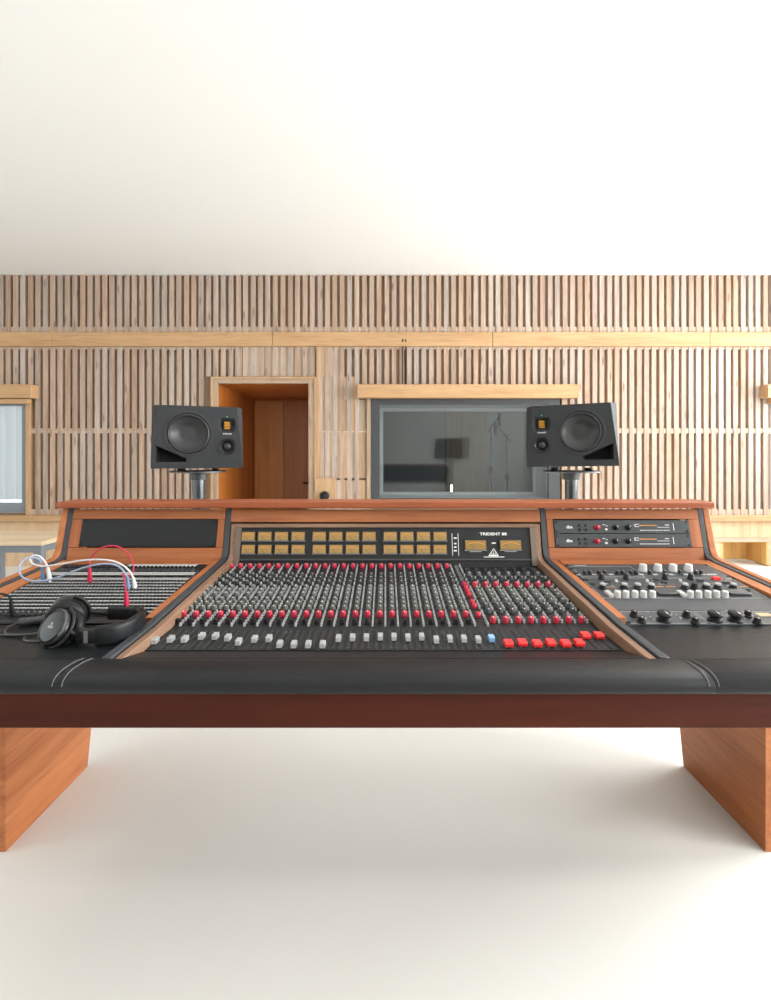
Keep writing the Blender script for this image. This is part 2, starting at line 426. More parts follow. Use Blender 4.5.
# booth window
ww = struct(MB().build('window_2', M['frame'])) if False else None
b = MB(); fx0, fx1, fz0, fz1 = wx(371, .05), wx(560, .05), wz(506), wz(399, .05)
for x0, x1, z0, z1 in grid_wall((fx0, fx1, fz0, fz1), [w2]): b.box(x0, x1, D-.05, D-.0005, z0, z1)
ww = struct(b.build('window_2', M['frame'], smooth_ang=0))
b = MB(); DG = D+.40
b.box(w2[0]-.02, w2[0], D+.0, DG, w2[2], w2[3]).box(w2[1], w2[1]+.02, D+.0, DG, w2[2], w2[3])
b.box(w2[0]-.02, w2[1]+.02, D+.0, DG, w2[3], w2[3]+.02).box(w2[0]-.02, w2[1]+.02, D+.0, DG, w2[2]-.02, w2[2])
b.build('window_reveal', M['reveal'], ww, smooth_ang=0)
b = MB()
for x0, x1, z0, z1 in grid_wall((w2[0], w2[1], w2[2], w2[3]), [(w2[0]+.035, w2[1]-.035, w2[2]+.035, w2[3]-.035)]): b.box(x0, x1, DG-.03, DG+.02, z0, z1)
b.build('inner_frame', M['reveal'], ww, smooth_ang=0)
MB().box(w2[0], w2[1], D+.03, D+.036, w2[2], w2[3]).build('pane', M['bglass'], ww, smooth_ang=0)
MB().box(w2[0]+.035, w2[1]-.035, DG-.006, DG, w2[2]+.035, w2[3]-.035).build('pane', M['bglass'], ww, smooth_ang=0)
b = MB().box(wx(366.8), wx(370.8), D-.052, D-.001, zs, wz(399)).box(wx(560.2), wx(565.5), D-.052, D-.001, zs, wz(399))
struct(b.build('trim_window', M['casing'], smooth_ang=0))
# booth beyond the glass
BX0, BX1, BY1 = -.55, 3.4, 8.4
b = MB()
b.box(BX0-.1, BX0, D+.17, BY1, 0, 2.9).box(BX1, BX1+.1, D+.17, BY1, 0, 2.9).box(BX0-.1, BX1+.1, BY1, BY1+.1, 0, 2.9)
b.box(BX0-.1, BX1+.1, D+.17, BY1+.1, 2.9, 3.0)
b.box(1.05, 1.75, BY1-.04, BY1-.001, 0, 2.4, 1)
struct(b.build('wall_booth', [M['booth'], M['boothw']], smooth_ang=0))
def mic_stand(x, y, h, label, boom):
    t = thing('microphone_stand', label, 'microphone stand', Tr(x, y, 0))
    b = MB(); b.lathe([(.014, .06), (.014, h*.6)], 10).lathe([(.009, h*.6), (.009, h)], 10); b.build('pole', M['blackm'], t, Tr(x, y, 0))
    for k in range(3):
        a = 2*PI*k/3+.5; MB().cyl((0, 0, .30), (.30*math.cos(a), .30*math.sin(a), .01), .011, n=8).build('leg', M['blackm'], t, Tr(x, y, 0))
    b = MB(); b.lathe([(.026, h*.58), (.026, h*.64)], 12); b.build('clutch', M['blackm'], t, Tr(x, y, 0))
    b = MB(); b.cyl((-boom*.35, 0, h-.10), (boom, 0, h+.14), .010, n=8); b.build('boom', M['blackm'], t, Tr(x, y, 0))
    b = MB(); b.cyl((boom, 0, h+.16), (boom, 0, h-.02), .024, .020); b.build('microphone', M['blackm'], t, Tr(x, y, 0))
mic_stand(P(491, 480, 6.7).x, 6.7, 1.62, 'dark slim microphone stand seen through the booth glass, on the left of two', .12)
mic_stand(P(507, 480, 6.5).x, 6.5, 1.48, 'thicker dark microphone stand behind booth glass, nearer the speaker', -.16)
# added glowing tube standing in for a bright reflection in the booth glass
lp = P(451.5, 493, DG+.3)
t = thing('reflection_tube', 'small upright glowing tube standing in for a reflection in the lower booth glass', 'lamp', Tr(lp.x, DG+.3, 0))
MB().lathe([(.14, 0), (.14, .015), (.012, .02), (.012, lp.z)], 16).build('stand', M['blackm'], t, Tr(lp.x, DG+.3, 0))
MB().lathe([(.013, lp.z), (.013, lp.z+.10)], 10).build('glint_tube', M['lamp'], t, Tr(lp.x, DG+.3, 0))
# daylight windows in the front wall
def day_window(n, h, side):
    x0, x1, z0, z1 = h
    b = MB()
    for a, c, e, f in grid_wall((x0, x1, z0, z1), [(x0+.07, x1-.05, z0+.085, z1-.05)]): b.box(a, c, D-.03, D+.05, e, f)
    w = struct(b.build('window_%d' % n, M['wframe'], smooth_ang=0))
    MB().box(x0+.07, x1-.05, D+.005, D+.011, z0+.085, z1-.05).build('pane', M['glass'], w, smooth_ang=0)
    b = MB()
    b.box(x0-.02, x0, D, D+.30, z0, z1).box(x1, x1+.02, D, D+.30, z0, z1).box(x0-.02, x1+.02, D, D+.3, z1, z1+.02).box(x0-.02, x1+.02, D, D+.3, z0-.02, z0)
    b.build('window_reveal', M['reveal'], w, smooth_ang=0)
    return w
day_window(1, w1, -1); day_window(3, w3, 1)
struct(MB().box(wx(29), wx(33.2), D-.05, D-.001, zs, wz(400)).build('trim_window_left', M['trimz']))
# sheer curtain outside the left pane
b = MB(); pts = []
n = 90
prof = []
for i in range(n+1):
    x = w1[0]+.02+(w1[1]-w1[0]-.04)*i/n; prof.append((x, D+.20+.03*math.sin(i*.9)+.012*math.sin(i*.37)))
vs = []; fs = []
for k, z in enumerate((w1[2]+.11, w1[3]-.03)):
    vs += [(x, y, z) for x, y in prof]
for k, z in enumerate((w1[2]+.11, w1[3]-.03)):
    vs += [(x, y+.004, z) for x, y in prof]
q = n+1
for i in range(n):
    fs += [(i, i+1, q+i+1, q+i), (2*q+i, 3*q+i, 3*q+i+1, 2*q+i+1), (i, 2*q+i, 2*q+i+1, i+1), (q+i, q+i+1, 3*q+i+1, 3*q+i)]
b.add(vs, fs)
cm = M['sheer']; nt = cm.node_tree; pb = nt.nodes['Principled BSDF']
pb.inputs['Transmission Weight'].default_value = 0
tl = nt.nodes.new('ShaderNodeBsdfTranslucent'); tp = nt.nodes.new('ShaderNodeBsdfTransparent'); m1 = nt.nodes.new('ShaderNodeMixShader'); m2 = nt.nodes.new('ShaderNodeMixShader')
tl.inputs['Color'].default_value = (.75, .78, .80, 1); m1.inputs[0].default_value = .5; m2.inputs[0].default_value = .45
om = nt.nodes['Material Output']
nt.links.new(pb.outputs[0], m1.inputs[1]); nt.links.new(tl.outputs[0], m1.inputs[2]); nt.links.new(m1.outputs[0], m2.inputs[1]); nt.links.new(tp.outputs[0], m2.inputs[2]); nt.links.new(m2.outputs[0], om.inputs[0])
tag(b.build('sheer_curtain', cm, smooth_ang=60), 'pale sheer curtain hanging behind the grey window at far left', 'curtain')
# niche
nx0, nx1, nz0, nz1 = nich
b = MB(); nd = D+.27
b.box(nx0-.02, nx0, D-.02, nd, nz0, nz1).box(nx1, nx1+.02, D-.02, nd, nz0, nz1).box(nx0-.02, nx1+.02, D-.02, nd, nz1, nz1+.02).box(nx0-.02, nx1+.02, nd, nd+.02, nz0, nz1+.02)
struct(b.build('trim_niche', M['niche'], smooth_ang=0))
# floor, ceiling, other walls
struct(MB().box(-HALF-.2, HALF+.2, BACK-.2, 8.6, -.1, 0).build('floor', M['floor'], smooth_ang=0))
struct(MB().box(-HALF-.2, HALF+.2, BACK-.2, D+.2, CEIL, CEIL+.1).build('ceiling', M['ceil'], smooth_ang=0))
wr = (1.6, 4.95, .85, 2.95)                       # daylight opening in the right wall
wl = (-1.6, 2.6, .85, 2.95)                       # added unseen opening in the left wall, for fill light
wq = (-2.4, .9, .85, 2.95)                        # added unseen opening, rear right, to light the hutch front
def side_wall(side, sgn, ops, n):
    b = MB(); x0, x1 = sorted((sgn*HALF, sgn*(HALF+.16)))
    for y0, y1, z0, z1 in grid_wall((BACK, D+.16, 0, CEIL), ops): b.box(x0, x1, y0, y1, z0, z1)
    struct(b.build('wall_'+side, M['plaster'], smooth_ang=0))
    for i, op in enumerate(ops):
        w = (op[1]-op[0]-.02)/3
        cells = [(op[0]+.01+i*w+.05, op[0]+.01+(i+1)*w-.05, op[2]+.08, op[3]-.08) for i in range(3)]
        b = MB(); x0, x1 = sorted((sgn*(HALF+.05), sgn*(HALF+.11)))
        for y0, y1, z0, z1 in grid_wall(op, cells): b.box(x0, x1, y0, y1, z0, z1)
        o = struct(b.build('window_%d' % (n+i), M['wframe'], smooth_ang=0))
        for y0, y1, z0, z1 in cells: MB().box(sgn*(HALF+.08)-.003, sgn*(HALF+.08)+.003, y0, y1, z0, z1).build('pane', M['glass'], o, smooth_ang=0)
side_wall('right', 1, [wr, wq], 4); side_wall('left', -1, [wl], 6)
struct(MB().box(-HALF-.16, HALF+.16, BACK-.16, BACK, 0, CEIL).build('wall_back', M['plaster'], smooth_ang=0))

# things on the wall
sp = (wx(316), wx(336), wz(502), wz(478))
t = thing('wall_socket', 'round black connector on a small plain wooden plate beside the alcove', 'socket', Tr(wx(326), D-.06, wz(490)))
MB().box(sp[0], sp[1], D-.085, D-.036, sp[2], sp[3]).build('plate', M['trimz'], t, bevel=.003)
c = P(324.5, 496, D-.09)
MB().lathe([(.050, 0), (.050, .03), (.038, .045), (.014, .05)], 24, 0, Tr(c.x, D-.0855, c.z) @ Rx(PI/2)).build('connector', M['blackm'], t)
b = MB()
for dx in (0, .035): b.tube([(wx(402.3)+dx, D-.085, wz(341)), (wx(402.3)+dx, D-.052, wz(349)), (wx(402.3)+dx, D-.050, wz(366)), (wx(402.3)+dx, D-.052, wz(384.5))], .006, 6)
tag(b.build('wall_cable', M['blackm']), 'pair of thin dark cables running down slats from rail to header', 'cable')

# ------------------------------------------------------------------ desk
XS0, XS1 = .557, .577       # divider strips
XO0, XO1, XE = 1.127, 1.147, 1.170
fA, fB = 1.785, .2616        # hutch face: d = fA - fB*drop
AL = math.atan(fB)
HO = Tr(0, 1.735, CZ-.191) @ Rx(-AL)
def hdrop(py): return (py-HY)*fA/(F+fB*(py-HY))
def hz(py): return -(hdrop(py)-.191)/math.cos(AL)
def hx(px, py): return (px-CX)*(fA-fB*hdrop(py))/F
bA, bB = .572, .1234
TB = math.atan(bB)
BO = Tr(0, 1.67, CZ-.366) @ Rx(TB)
def bd(py, h=0): return F*(bA-h)/((py-HY)+F*bB)
def by(py, h=0): return (bd(py, h)-1.67)/math.cos(TB)
def bx(px, py, h=0): return (px-CX)*bd(py, h)/F

desk = thing('studio_desk', 'large reddish oak studio desk with raised hutch, black edge strips and leather armrest', 'desk', Tr(0, 1.3, 0))
# top slab
b = MB(); b.box(-1.168, 1.168, 1.70, 1.815, 1.0105, 1.0335)
b.build('top_board', M['desktop'], desk, bevel=.004)
# strips
sp_ = [(1.737, CZ-.192), (1.700, CZ-.338), (1.692, CZ-.352), (1.678, CZ-.361), (1.655, CZ-.3655), (1.20, CZ-.4015), (1.155, CZ-.4055), (.974, CZ-.4110)]
for x0 in (-XS1, XS0, -XO1, XO0):
    MB().ribbon(sp_, -.030, x0, x0+.02).build('edge_strip', M['strip'], desk, bevel=.002)
for s in (-1, 1):
    a, c = sorted((s*.5533, s*.5568)); MB().ribbon([(y+.004, z-.006) for y, z in sp_], -.050, a, c).build('divider', M['blackm'], desk)
op_ = [(1.737, CZ-.192), (1.697, CZ-.338), (1.684, CZ-.356), (1.655, CZ-.3625), (1.20, CZ-.398), (.974, CZ-.4110)]
for s in (-1, 1):
    a, c = sorted((s*XO1, s*XE)); a += .0005 if s > 0 else 0; c -= .0005 if s < 0 else 0
    # side board: full height down to the foot
    prof = op_ + [(.974, .687), (1.45, .687), (1.45, 0), (1.85, 0), (1.97, .687), (1.86, CZ-.30), (1.80, CZ-.192)]
    MB().prism(prof, a, c).build('side_panel', M['desky'], desk, bevel=.002)
# hutch boards (in the hutch face frame)
def hbox(b, px0, px1, py0, py1, y0, y1, m=0, ref=None):
    x0 = px0 if abs(px0) < 3 else hx(px0, ref or (py0+py1)/2); x1 = px1 if abs(px1) < 3 else hx(px1, ref or (py0+py1)/2)
    return b.box(x0, x1, y0, y1, hz(py1), hz(py0), m)
for s in (-1, 1):
    i0, i1 = s*.578, s*1.1265; L_, R_ = min(i0, i1), max(i0, i1)
    r0, r1 = sorted((s*.602, s*1.088))
    b = MB(); hbox(b, L_, R_, 509, 518.9, .002, .022)
    b.build('hutch_board', M['deskx'], desk, HO, bevel=.0015)
    b = MB(); hbox(b, L_, R_, 547.6, 562.5, .003, .022)
    b.build('hutch_board', M['deskx'], desk, HO, bevel=.0015)
    for a, c in ((L_, r0), (r1, R_)):
        b = MB(); hbox(b, a, c, 519.1, 547.4, .002, .022); b.build('hutch_stile', M['deskz'], desk, HO, bevel=.001)
b = MB(); hbox(b, -.5565, .5565, 509.3, 522, .002, .024); b.build('hutch_board', M['deskx'], desk, HO, bevel=.0015)
b = MB(); hbox(b, -1.12, 1.12, 510, 560, .10, .112); b.build('hutch_back', M['blackm'], desk, HO)
# bay rails (sloping frame)
for s in (-1, 1):
    for a, c in ((.5775, .600), (1.0875, 1.1265)):
        x0, x1 = sorted((s*a, s*c)); MB().ribbon([(1.672, CZ-.3665), (1.655, CZ-.3685), (1.22, CZ-.4030), (1.199, CZ-.4060)], -.030, x0, x1).build('bay_rail', M['desky'], desk, bevel=.001)
    x0, x1 = sorted((s*.6005, s*1.087)); b = MB(); b.box(x0, x1, by(564.8), .002, -.025, .004); b.build('bay_rail', M['deskx'], desk, BO, bevel=.001)
    x0, x1 = sorted((s*.60, s*1.0875)); b = MB(); b.box(x0, x1, -.47, -.02, -.062, -.055); b.build('bay_tray', M['blackm'], desk, BO)
    # leather work surface in front of the bay
    x0, x1 = sorted((s*.5775, s*1.1265))
    prof = [(1.198, CZ-.4245), (1.10, CZ-.4205), (.9745, CZ-.4132), (.9745, CZ-.43), (1.198, CZ-.44)]
    MB().prism(prof, x0, x1).build('work_surface', M['leather'], desk)
# armrest: padded roll across the whole width
def arm(dback):
    r = [(dback, CZ-.434 if dback > 1 else CZ-.418)]
    r += [(.972, CZ-.4125), (.955, CZ-.4085), (.935, CZ-.4065), (.912, CZ-.4062), (.900, CZ-.4078), (.889, CZ-.4115), (.882, CZ-.4170), (.8785, CZ-.4245), (.8785, CZ-.4330), (.881, CZ-.4390), (.888, CZ-.4425), (.90, CZ-.4440), (.972, CZ-.4440)]
    if dback > 1: r.append((dback, CZ-.446))
    else: r[0] = (.974, CZ-.416)
    return r
def arm_part(a, c, dback):
    # several stations so the roll has soft, slightly rounded seams
    prof = arm(dback); b = MB(); st = [(a, .994), (a+.004, 1), (c-.004, 1), (c, .994)] if c-a > .3 else [(a, 1), (c, 1)]
    vs = []; n = len(prof)
    for x, k in st:
        for (y, z) in prof: vs.append((x, .94+(y-.94)*(k if y < .97 else 1), CZ-.430+(z-CZ+.430)*(1 if y > .97 else (1-(1-k)*14))))
    fs = [tuple(range(n))[::-1], tuple((len(st)-1)*n+i for i in range(n))]
    for j in range(len(st)-1):
        for i in range(n): fs.append((j*n+i, j*n+(i+1) % n, (j+1)*n+(i+1) % n, (j+1)*n+i))
    b.add(vs, fs); return b.build('armrest', M['leather'], desk, smooth_ang=50)
SE = .605
arm_part(-XE, -SE, .97); arm_part(SE, XE, .97); arm_part(-SE+.0002, SE-.0002, .97)
b = MB().prism([(1.062, CZ-.4345), (.9745, CZ-.4128), (.9745, CZ-.443), (1.062, CZ-.443)], -.5345, .5345)
b.build('armrest_back', M['leather'], desk)
M['thread'] = mat('stitch_thread', (.12, .125, .13), .7)
for s in (-1, 1):
    for off in (.006, -.012):
        pth = [(s*(SE+off), y, z+.0004) for (y, z) in arm(.97)[1:9]]
        MB().tube(pth, .0009, 5, sub=3).build('stitching', M['thread'], desk)
# front rail
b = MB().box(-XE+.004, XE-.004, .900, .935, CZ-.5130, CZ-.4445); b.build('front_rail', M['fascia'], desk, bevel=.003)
b = MB().box(-XO1, XO1, .95, 1.95, .688, .698); b.build('bottom_board', M['blackm'], desk)

# ------------------------------------------------------------------ mixing console
mA, mB = .5447, .0935
TM = math.atan(mB); XB = 1.20
def md(py, h=0):
    d = F*(mA-h)/((py-HY)+F*mB)
    return d if d > XB else F*(.4335-h)/(py-HY)
def mz(d): return CZ-(.390+(1.655-d)*mB) if d > XB else CZ-.4330-(XB-d)*.004
mix = thing('mixing_console', 'wide mixing console with meter bridge and rows of red and grey knobs', 'mixing console', Tr(0, 1.4, CZ-.5))
MX = [-.529+.0323*i for i in range(33)]
# cheeks
ck = [(1.722, CZ-.247), (1.701, CZ-.345), (1.692, CZ-.358), (1.678, CZ-.3665), (1.655, CZ-.371), (1.20, CZ-.4065), (1.155, CZ-.4105), (.976, CZ-.4150)]
for s in (-1, 1):
    a, c = sorted((s*.5350, s*.5530)); MB().ribbon(ck, -.045, a, c).build('cheek', M['cheek'], mix, bevel=.002)
# chassis under modules
b = MB().prism([(1.668, mz(1.668)-.004), (XB, mz(XB)-.004), (1.064, mz(1.064)-.004), (1.064, mz(1.064)-.012), (1.668, mz(1.668)-.06)], -.5345, .5345)
b.build('chassis', M['blackm'], mix)
# meter bridge
mb = None
b = MB(); hbox(b, -.534, .534, 527.8, 572.5, .004, .028); mb = b.build('meter_bridge', M['panel'], mix, HO)
b = MB()
hbox(b, -.5345, .5345, 523.9, 527.6, -.004, .024)
b.build('bridge_frame', wood('bridge_frame_wood', (.20, .115, .075), (.29, .175, .115), 'x', .5, .45), mix, HO, bevel=.001)
for s in (-1, 1):
    a, c = sorted((s*.5345, s*.5145)); b = MB(); hbox(b, a, c, 527.7, 566, -.003, .0035); b.build('bridge_stile', mat('bridge_stile', (.15, .11, .085), .4), mix, HO, bevel=.001)
b = MB(); hbox(b, -.514, .514, 558.9, 560.3, -.006, .0035); b.build('bridge_lip', M['dgrey'], mix, HO)
def meter(px0, px1, py0, py1, face, name, big=False):
    b = MB(); hbox(b, px0-.9, px1+.9, py0-.9, py1+1.6, -.0015, .0035); f = b.build(name, M['black'], mb, HO)
    b = MB(); hbox(b, px0, px1, py0, py1, -.0028, -.0016)
    xc = hx((px0+px1)/2, py0); zc = hz(py1); w = hx(px1, py0)-hx(px0, py0); h = hz(py0)-hz(py1)
    hw = .42*w; pts = [(xc-hw+2*hw*i/8, zc+h*(.50+.22*(1-((i-4)/4)**2))) for i in range(9)]
    for i in range(8):
        b.prism([pts[i], pts[i+1], (pts[i+1][0], pts[i+1][1]+h*.06), (pts[i][0], pts[i][1]+h*.06)], -.0034, -.0029, 'y', 1)
    b.prism([(xc-.0006, zc+h*.05), (xc+.0006, zc+h*.05), (xc-hw*.75, zc+h*.62), (xc-hw*.80, zc+h*.62)], -.0034, -.0029, 'y', 2)
    hbox(b, px0-.9, px1+.9, py1+.55, py1+1.0, -.0022, -.0016, 3)
    return b.build('meter_face' if False else 'dial', [face, M['orange'], M['black'], M['cap']], f, HO, smooth_ang=0)
for g in range(3):
    for k in range(4):
        x0 = 241.9+70.95*g+16.62*k
        for y0, y1 in ((532.0, 540.2), (545.0, 553.2)): meter(x0, x0+12.9, y0, y1, M['amber'], 'level_meter')
for x0 in (465.2, 500.2): meter(x0, x0+20.8, 540.4, 549.6, M['amberd'], 'main_meter')
b = MB()
for px in (452.4, 458.5): hbox(b, px-.25, px+.25, 533.3, 555.5, .0028, .0036)
for py, w in ((538, 1.5), (543.5, 1.2), (547, 1.2), (550.6, 1.6)): hbox(b, 455.4-w, 455.4+w, py-.7, py+.7, .0028, .0036)
hbox(b, 484, 504.5, 556.6, 557.3, .0028, .0036); hbox(b, 492, 496, 542.4, 543.6, .0028, .0036)
hbox(b, 470, 482, 551.2, 551.8, .0028, .0036); hbox(b, 505, 517, 551.2, 551.8, .0028, .0036)
# triangle emblem with a three-pronged fork
def hp2(px, py): return (hx(px, py), hz(py))
def bar2(b, p, q, w):
    p, q = Vector(p), Vector(q); d = (q-p).normalized(); n = Vector((-d.y, d.x))*w/2
    b.prism([tuple(p+n), tuple(q+n), tuple(q-n), tuple(p-n)], .0028, .0036, 'y')
T3 = [hp2(493.8, 548.6), hp2(488.9, 555.9), hp2(498.7, 555.9)]
for i in range(3): bar2(b, T3[i], T3[(i+1) % 3], .0022)
bar2(b, hp2(493.8, 550.8), hp2(493.8, 555.5), .0016); bar2(b, hp2(491.9, 552.4), hp2(491.9, 553.8), .0014); bar2(b, hp2(495.7, 552.4), hp2(495.7, 553.8), .0014); bar2(b, hp2(491.9, 553.8), hp2(495.7, 553.8), .0014)
hbox(b, 490, 497.6, 554.6, 555.6, .0028, .0036)
b.build('emblem', M['print'], mb, HO)
def letters(txt, px, py, wpx, frame, parent, m=None, bold=0, yoff=-.0005, fx=hx, fz=hz, aspect=1.0):
    me = text_mesh(txt, .02, .0003, bold)
    xs = [v.co.x for v in me.vertices]; w = max(xs)-min(xs)
    k = (fx(px+wpx/2, py)-fx(px-wpx/2, py))/w
    me.materials.append(m or M['print'])
    T = frame @ Tr(fx(px, py), yoff, fz(py)) @ Rx(PI/2) @ Matrix.Diagonal((k, k*aspect, 1, 1))
    return link('lettering', me, parent, T)
letters('TRIDENT 88', 493.5, 534, 27, HO, mb, bold=.0006, yoff=.0032, aspect=.75)
# module panels with fader slots
def strip_panel(x, i):
    b = MB(); hw = .0158
    y0, y1 = XB, 1.664
    b.prism([(y1, mz(y1)), (y0, mz(y0)), (1.066, mz(1.066)), (1.066, mz(1.066)-.003), (y0, mz(y0)-.003), (y1, mz(y1)-.003)], x-hw, x+hw)
    z = mz(1.12)+.0004
    b.box(x-.0022, x+.0022, 1.072, 1.185, z-.001, z+.0006, 1)
    for k in range(9):                                  # fader scale
        yy = 1.078+k*.0125; b.box(x-.010, x-.0055, yy, yy+.0012, z-.001, z+.0005, 2)
        b.box(x+.0055, x+.0085, yy, yy+.0012, z-.001, z+.0005, 2)
    return b.build('channel_strip' if i < 24 else ('master_strip' if i == 24 else 'group_strip'), [M['module'], M['blackm'], M['grey']], mix)
# knob meshes, shared by all copies
def knob_mesh(name, r, h, m, skirt=1.0, line=True, n=14):
    b = MB(); b.lathe([(r*skirt, 0), (r*skirt, h*.25), (r, h*.3), (r*.9, h*.92), (r*.8, h)], n)
    if line: b.box(-.0008, .0008, -r*.9, 0, h, h+.0006, 1)
    return b.mesh(name, [m, M['print']])
def key_mesh(name, wx_, wy_, h, m):
    b = MB(); t = .78
    b.add([(-wx_/2,-wy_/2,0),(wx_/2,-wy_/2,0),(wx_/2,wy_/2,0),(-wx_/2,wy_/2,0),(-wx_/2*t,-wy_/2*t,h),(wx_/2*t,-wy_/2*t,h),(wx_/2*t,wy_/2*t,h),(-wx_/2*t,wy_/2*t,h)],
          [(0,3,2,1),(4,5,6,7),(0,1,5,4),(1,2,6,5),(2,3,7,6),(3,0,4,7)])
    return b.mesh(name, m, smooth_ang=0)
def cap_mesh(name, w, l, h, m, line):
    prof = [(-l/2, .002), (l/2, .002), (l/2*.9, h*.75), (l/2*.55, h), (l*.10, h*.78), (-l*.10, h*.78), (-l/2*.55, h), (-l/2*.9, h*.75)]
    b = MB().prism(prof, -w/2, w/2); b.box(-w/2*1.01, w/2*1.01, -.0008, .0008, h*.77, h*.79, 1)
    b.box(-.0012, .0012, -.004, .004, -.004, .0022, 2)
    return b.mesh(name, [m, line, M['steel']], smooth_ang=25)
def round_cap(name, m):
    b = MB(); prof = [(-.011, .002), (.011, .002), (.0115, .008), (.008, .013), (.003, .0115), (-.003, .0115), (-.008, .013), (-.0115, .008)]
    b.prism(prof, -.0095, .0095); b.box(-.0012, .0012, -.004, .004, -.004, .0022, 1)
    me = b.mesh(name, [m, M['steel']], smooth_ang=25); return me
K = {
 'gain': knob_mesh('gain_knob', .0082, .015, M['red'], 1.0),
 'aux': knob_mesh('aux_knob', .0062, .011, M['dgrey'], 1.1),
 'auxl': knob_mesh('aux_knob', .0062, .011, M['grey'], 1.1),
 'eq': knob_mesh('equalizer_knob', .0072, .012, M['grey'], 1.1),
 'eqo': knob_mesh('equalizer_knob', .0072, .012, M['olive'], 1.1),
 'send': knob_mesh('send_knob', .0068, .011, M['olive'], 1.15),
 'sendd': knob_mesh('send_knob', .0070, .012, M['dgrey'], 1.15),
 'pan': knob_mesh('pan_knob', .0074, .0150, M['red'], 1.0),
 'pans': knob_mesh('pan_knob', .0074, .0150, M['sred'], 1.0),
 'mute': key_mesh('mute_button', .011, .012, .012, M['black']),
 'btn': key_mesh('push_button', .0050, .0075, .0085, M['cap']),
 'rbtn': knob_mesh('red_button', .0072, .012, M['red'], 1.0, False),
 'gcap': key_mesh('grey_button', .011, .009, .010, M['grey']),
 'fad': cap_mesh('fader_cap', .0115, .021, .0145, M['cap'], M['dgrey']),
 'fadb': cap_mesh('fader_cap', .0125, .021, .0145, M['blue'], M['print']),
 'fadr': round_cap('fader_cap', M['sred']),
}
def put(name, key, x, py, h, parent, d=None):
    d = md(py, h) if d is None else d
    ang = TM if d > XB else .004
    return link(name, K[key], parent, Tr(x, d, mz(d)+.0003) @ Rx(ang))
FY = [640.2,638.8,638.8,635.9,635.9,637.4,641.3,638.8,638.2,643.7,644,644,644,638,637.3,637.3,636.5,636.7,637.3,636.5,639.4,638.5,638.5,639.3]
btn_rows = [563.0, 565.2, 567.4, 569.6, 571.8, 575.2, 579.2, 583.2, 587.2, 589.0, 590.8, 592.6, 594.4, 596.2, 598.2, 602.0, 604.4, 606.8, 611.2, 613.6, 616.2, 618.8, 621.4, 624.0]
btn_spots = []
DX = .0118
lab = set()
def plab(o, txt): o['label'] = txt; return o
for i in range(24):
    x = MX[i]; st = strip_panel(x, i); kx = x-.0025
    put('gain_knob', 'gain', kx, 565.6, .008, st)
    for y in (574.2, 577.8, 581.6): put('aux_knob', 'aux' , kx, y, .006, st)
    for y in (586.8, 590.2, 593.8): put('equalizer_knob', 'eq', kx, y, .006, st)
    for y in (598.6, 602.8, 607.0): put('send_knob', 'send', kx, y, .006, st)
    put('pan_knob', 'pan', kx, 613.5, .008, st)
    put('mute_button', 'mute', kx, 621.0, .006, st)
    put('fader_cap', 'fad', x, FY[i]-.5, .009, st)
    for y in btn_rows: btn_spots.append((x+DX, y, st))
# master column
st = strip_panel(MX[24], 24)
for y in (566.5, 569, 571.5, 574, 576.5, 579): put('grey_button', 'gcap', MX[24]-.003, y, .006, st)
for y in (584.0, 587.6, 591.0, 594.6, 601.6, 605.6, 614.5): put('red_button', 'rbtn', MX[24]-.002, y, .006, st)
plab(put('fader_cap', 'fadb', MX[24], 637.6, .009, st), 'pale blue fader cap')
for y in btn_rows: btn_spots.append((MX[24]+DX, y, st))
# groups
GY = [643.2, 642.4, 643.3, 642.6, 643.2, 642.6, 635.4, 635.4]
for g in range(8):
    x = MX[25+g]; st = strip_panel(x, 25+g); kx = x-.0025
    b = MB(); z = mz(1.63)
    T = Tr(x-.004, 1.628, mz(1.628)) @ Rx(TM)
    b.box(-.0015, .0015, -.03, .025, 0, .0012); b.box(-.004, .004, -.008, .006, .001, .009)
    b.build('trim_slider', M['dgrey'], st, T)
    put('aux_knob', 'auxl', kx, 573.4, .006, st); put('aux_knob', 'aux', kx, 577.6, .006, st)
    plab(put('gain_knob', 'gain', kx, 584.2, .008, st), 'red knob cap')
    for y in (588.2, 591.6, 595.2): put('equalizer_knob', 'eqo', kx, y, .006, st)
    put('send_knob', 'send', kx, 600.0, .006, st)
    for y in (605.0, 610.4): put('send_knob', 'sendd', kx, y, .006, st)
    put('pan_knob', 'pan', kx, 619.2, .008, st)
    plab(put('fader_cap', 'fadr', x, GY[g], .007, st), 'bright red fader cap')
    for y in btn_rows[5:22]: btn_spots.append((x+DX, y+2, st))
btn_spots.sort(key=lambda s: (-s[1], abs(s[0])))
for x, y, st in btn_spots[:99]: put('push_button', 'btn', x, y, .005, st)
b = MB()
bvs = [tuple(v.co) for v in K['btn'].vertices]; bfs = [tuple(p.vertices) for p in K['btn'].polygons]
for x, y, st in btn_spots[99:]:
    d = md(y, .005); b.add(bvs, bfs, 0, Tr(x, d, mz(d)+.0003) @ Rx(TM))
stuff(b.build('small_button', M['cap'], mix, smooth_ang=0))

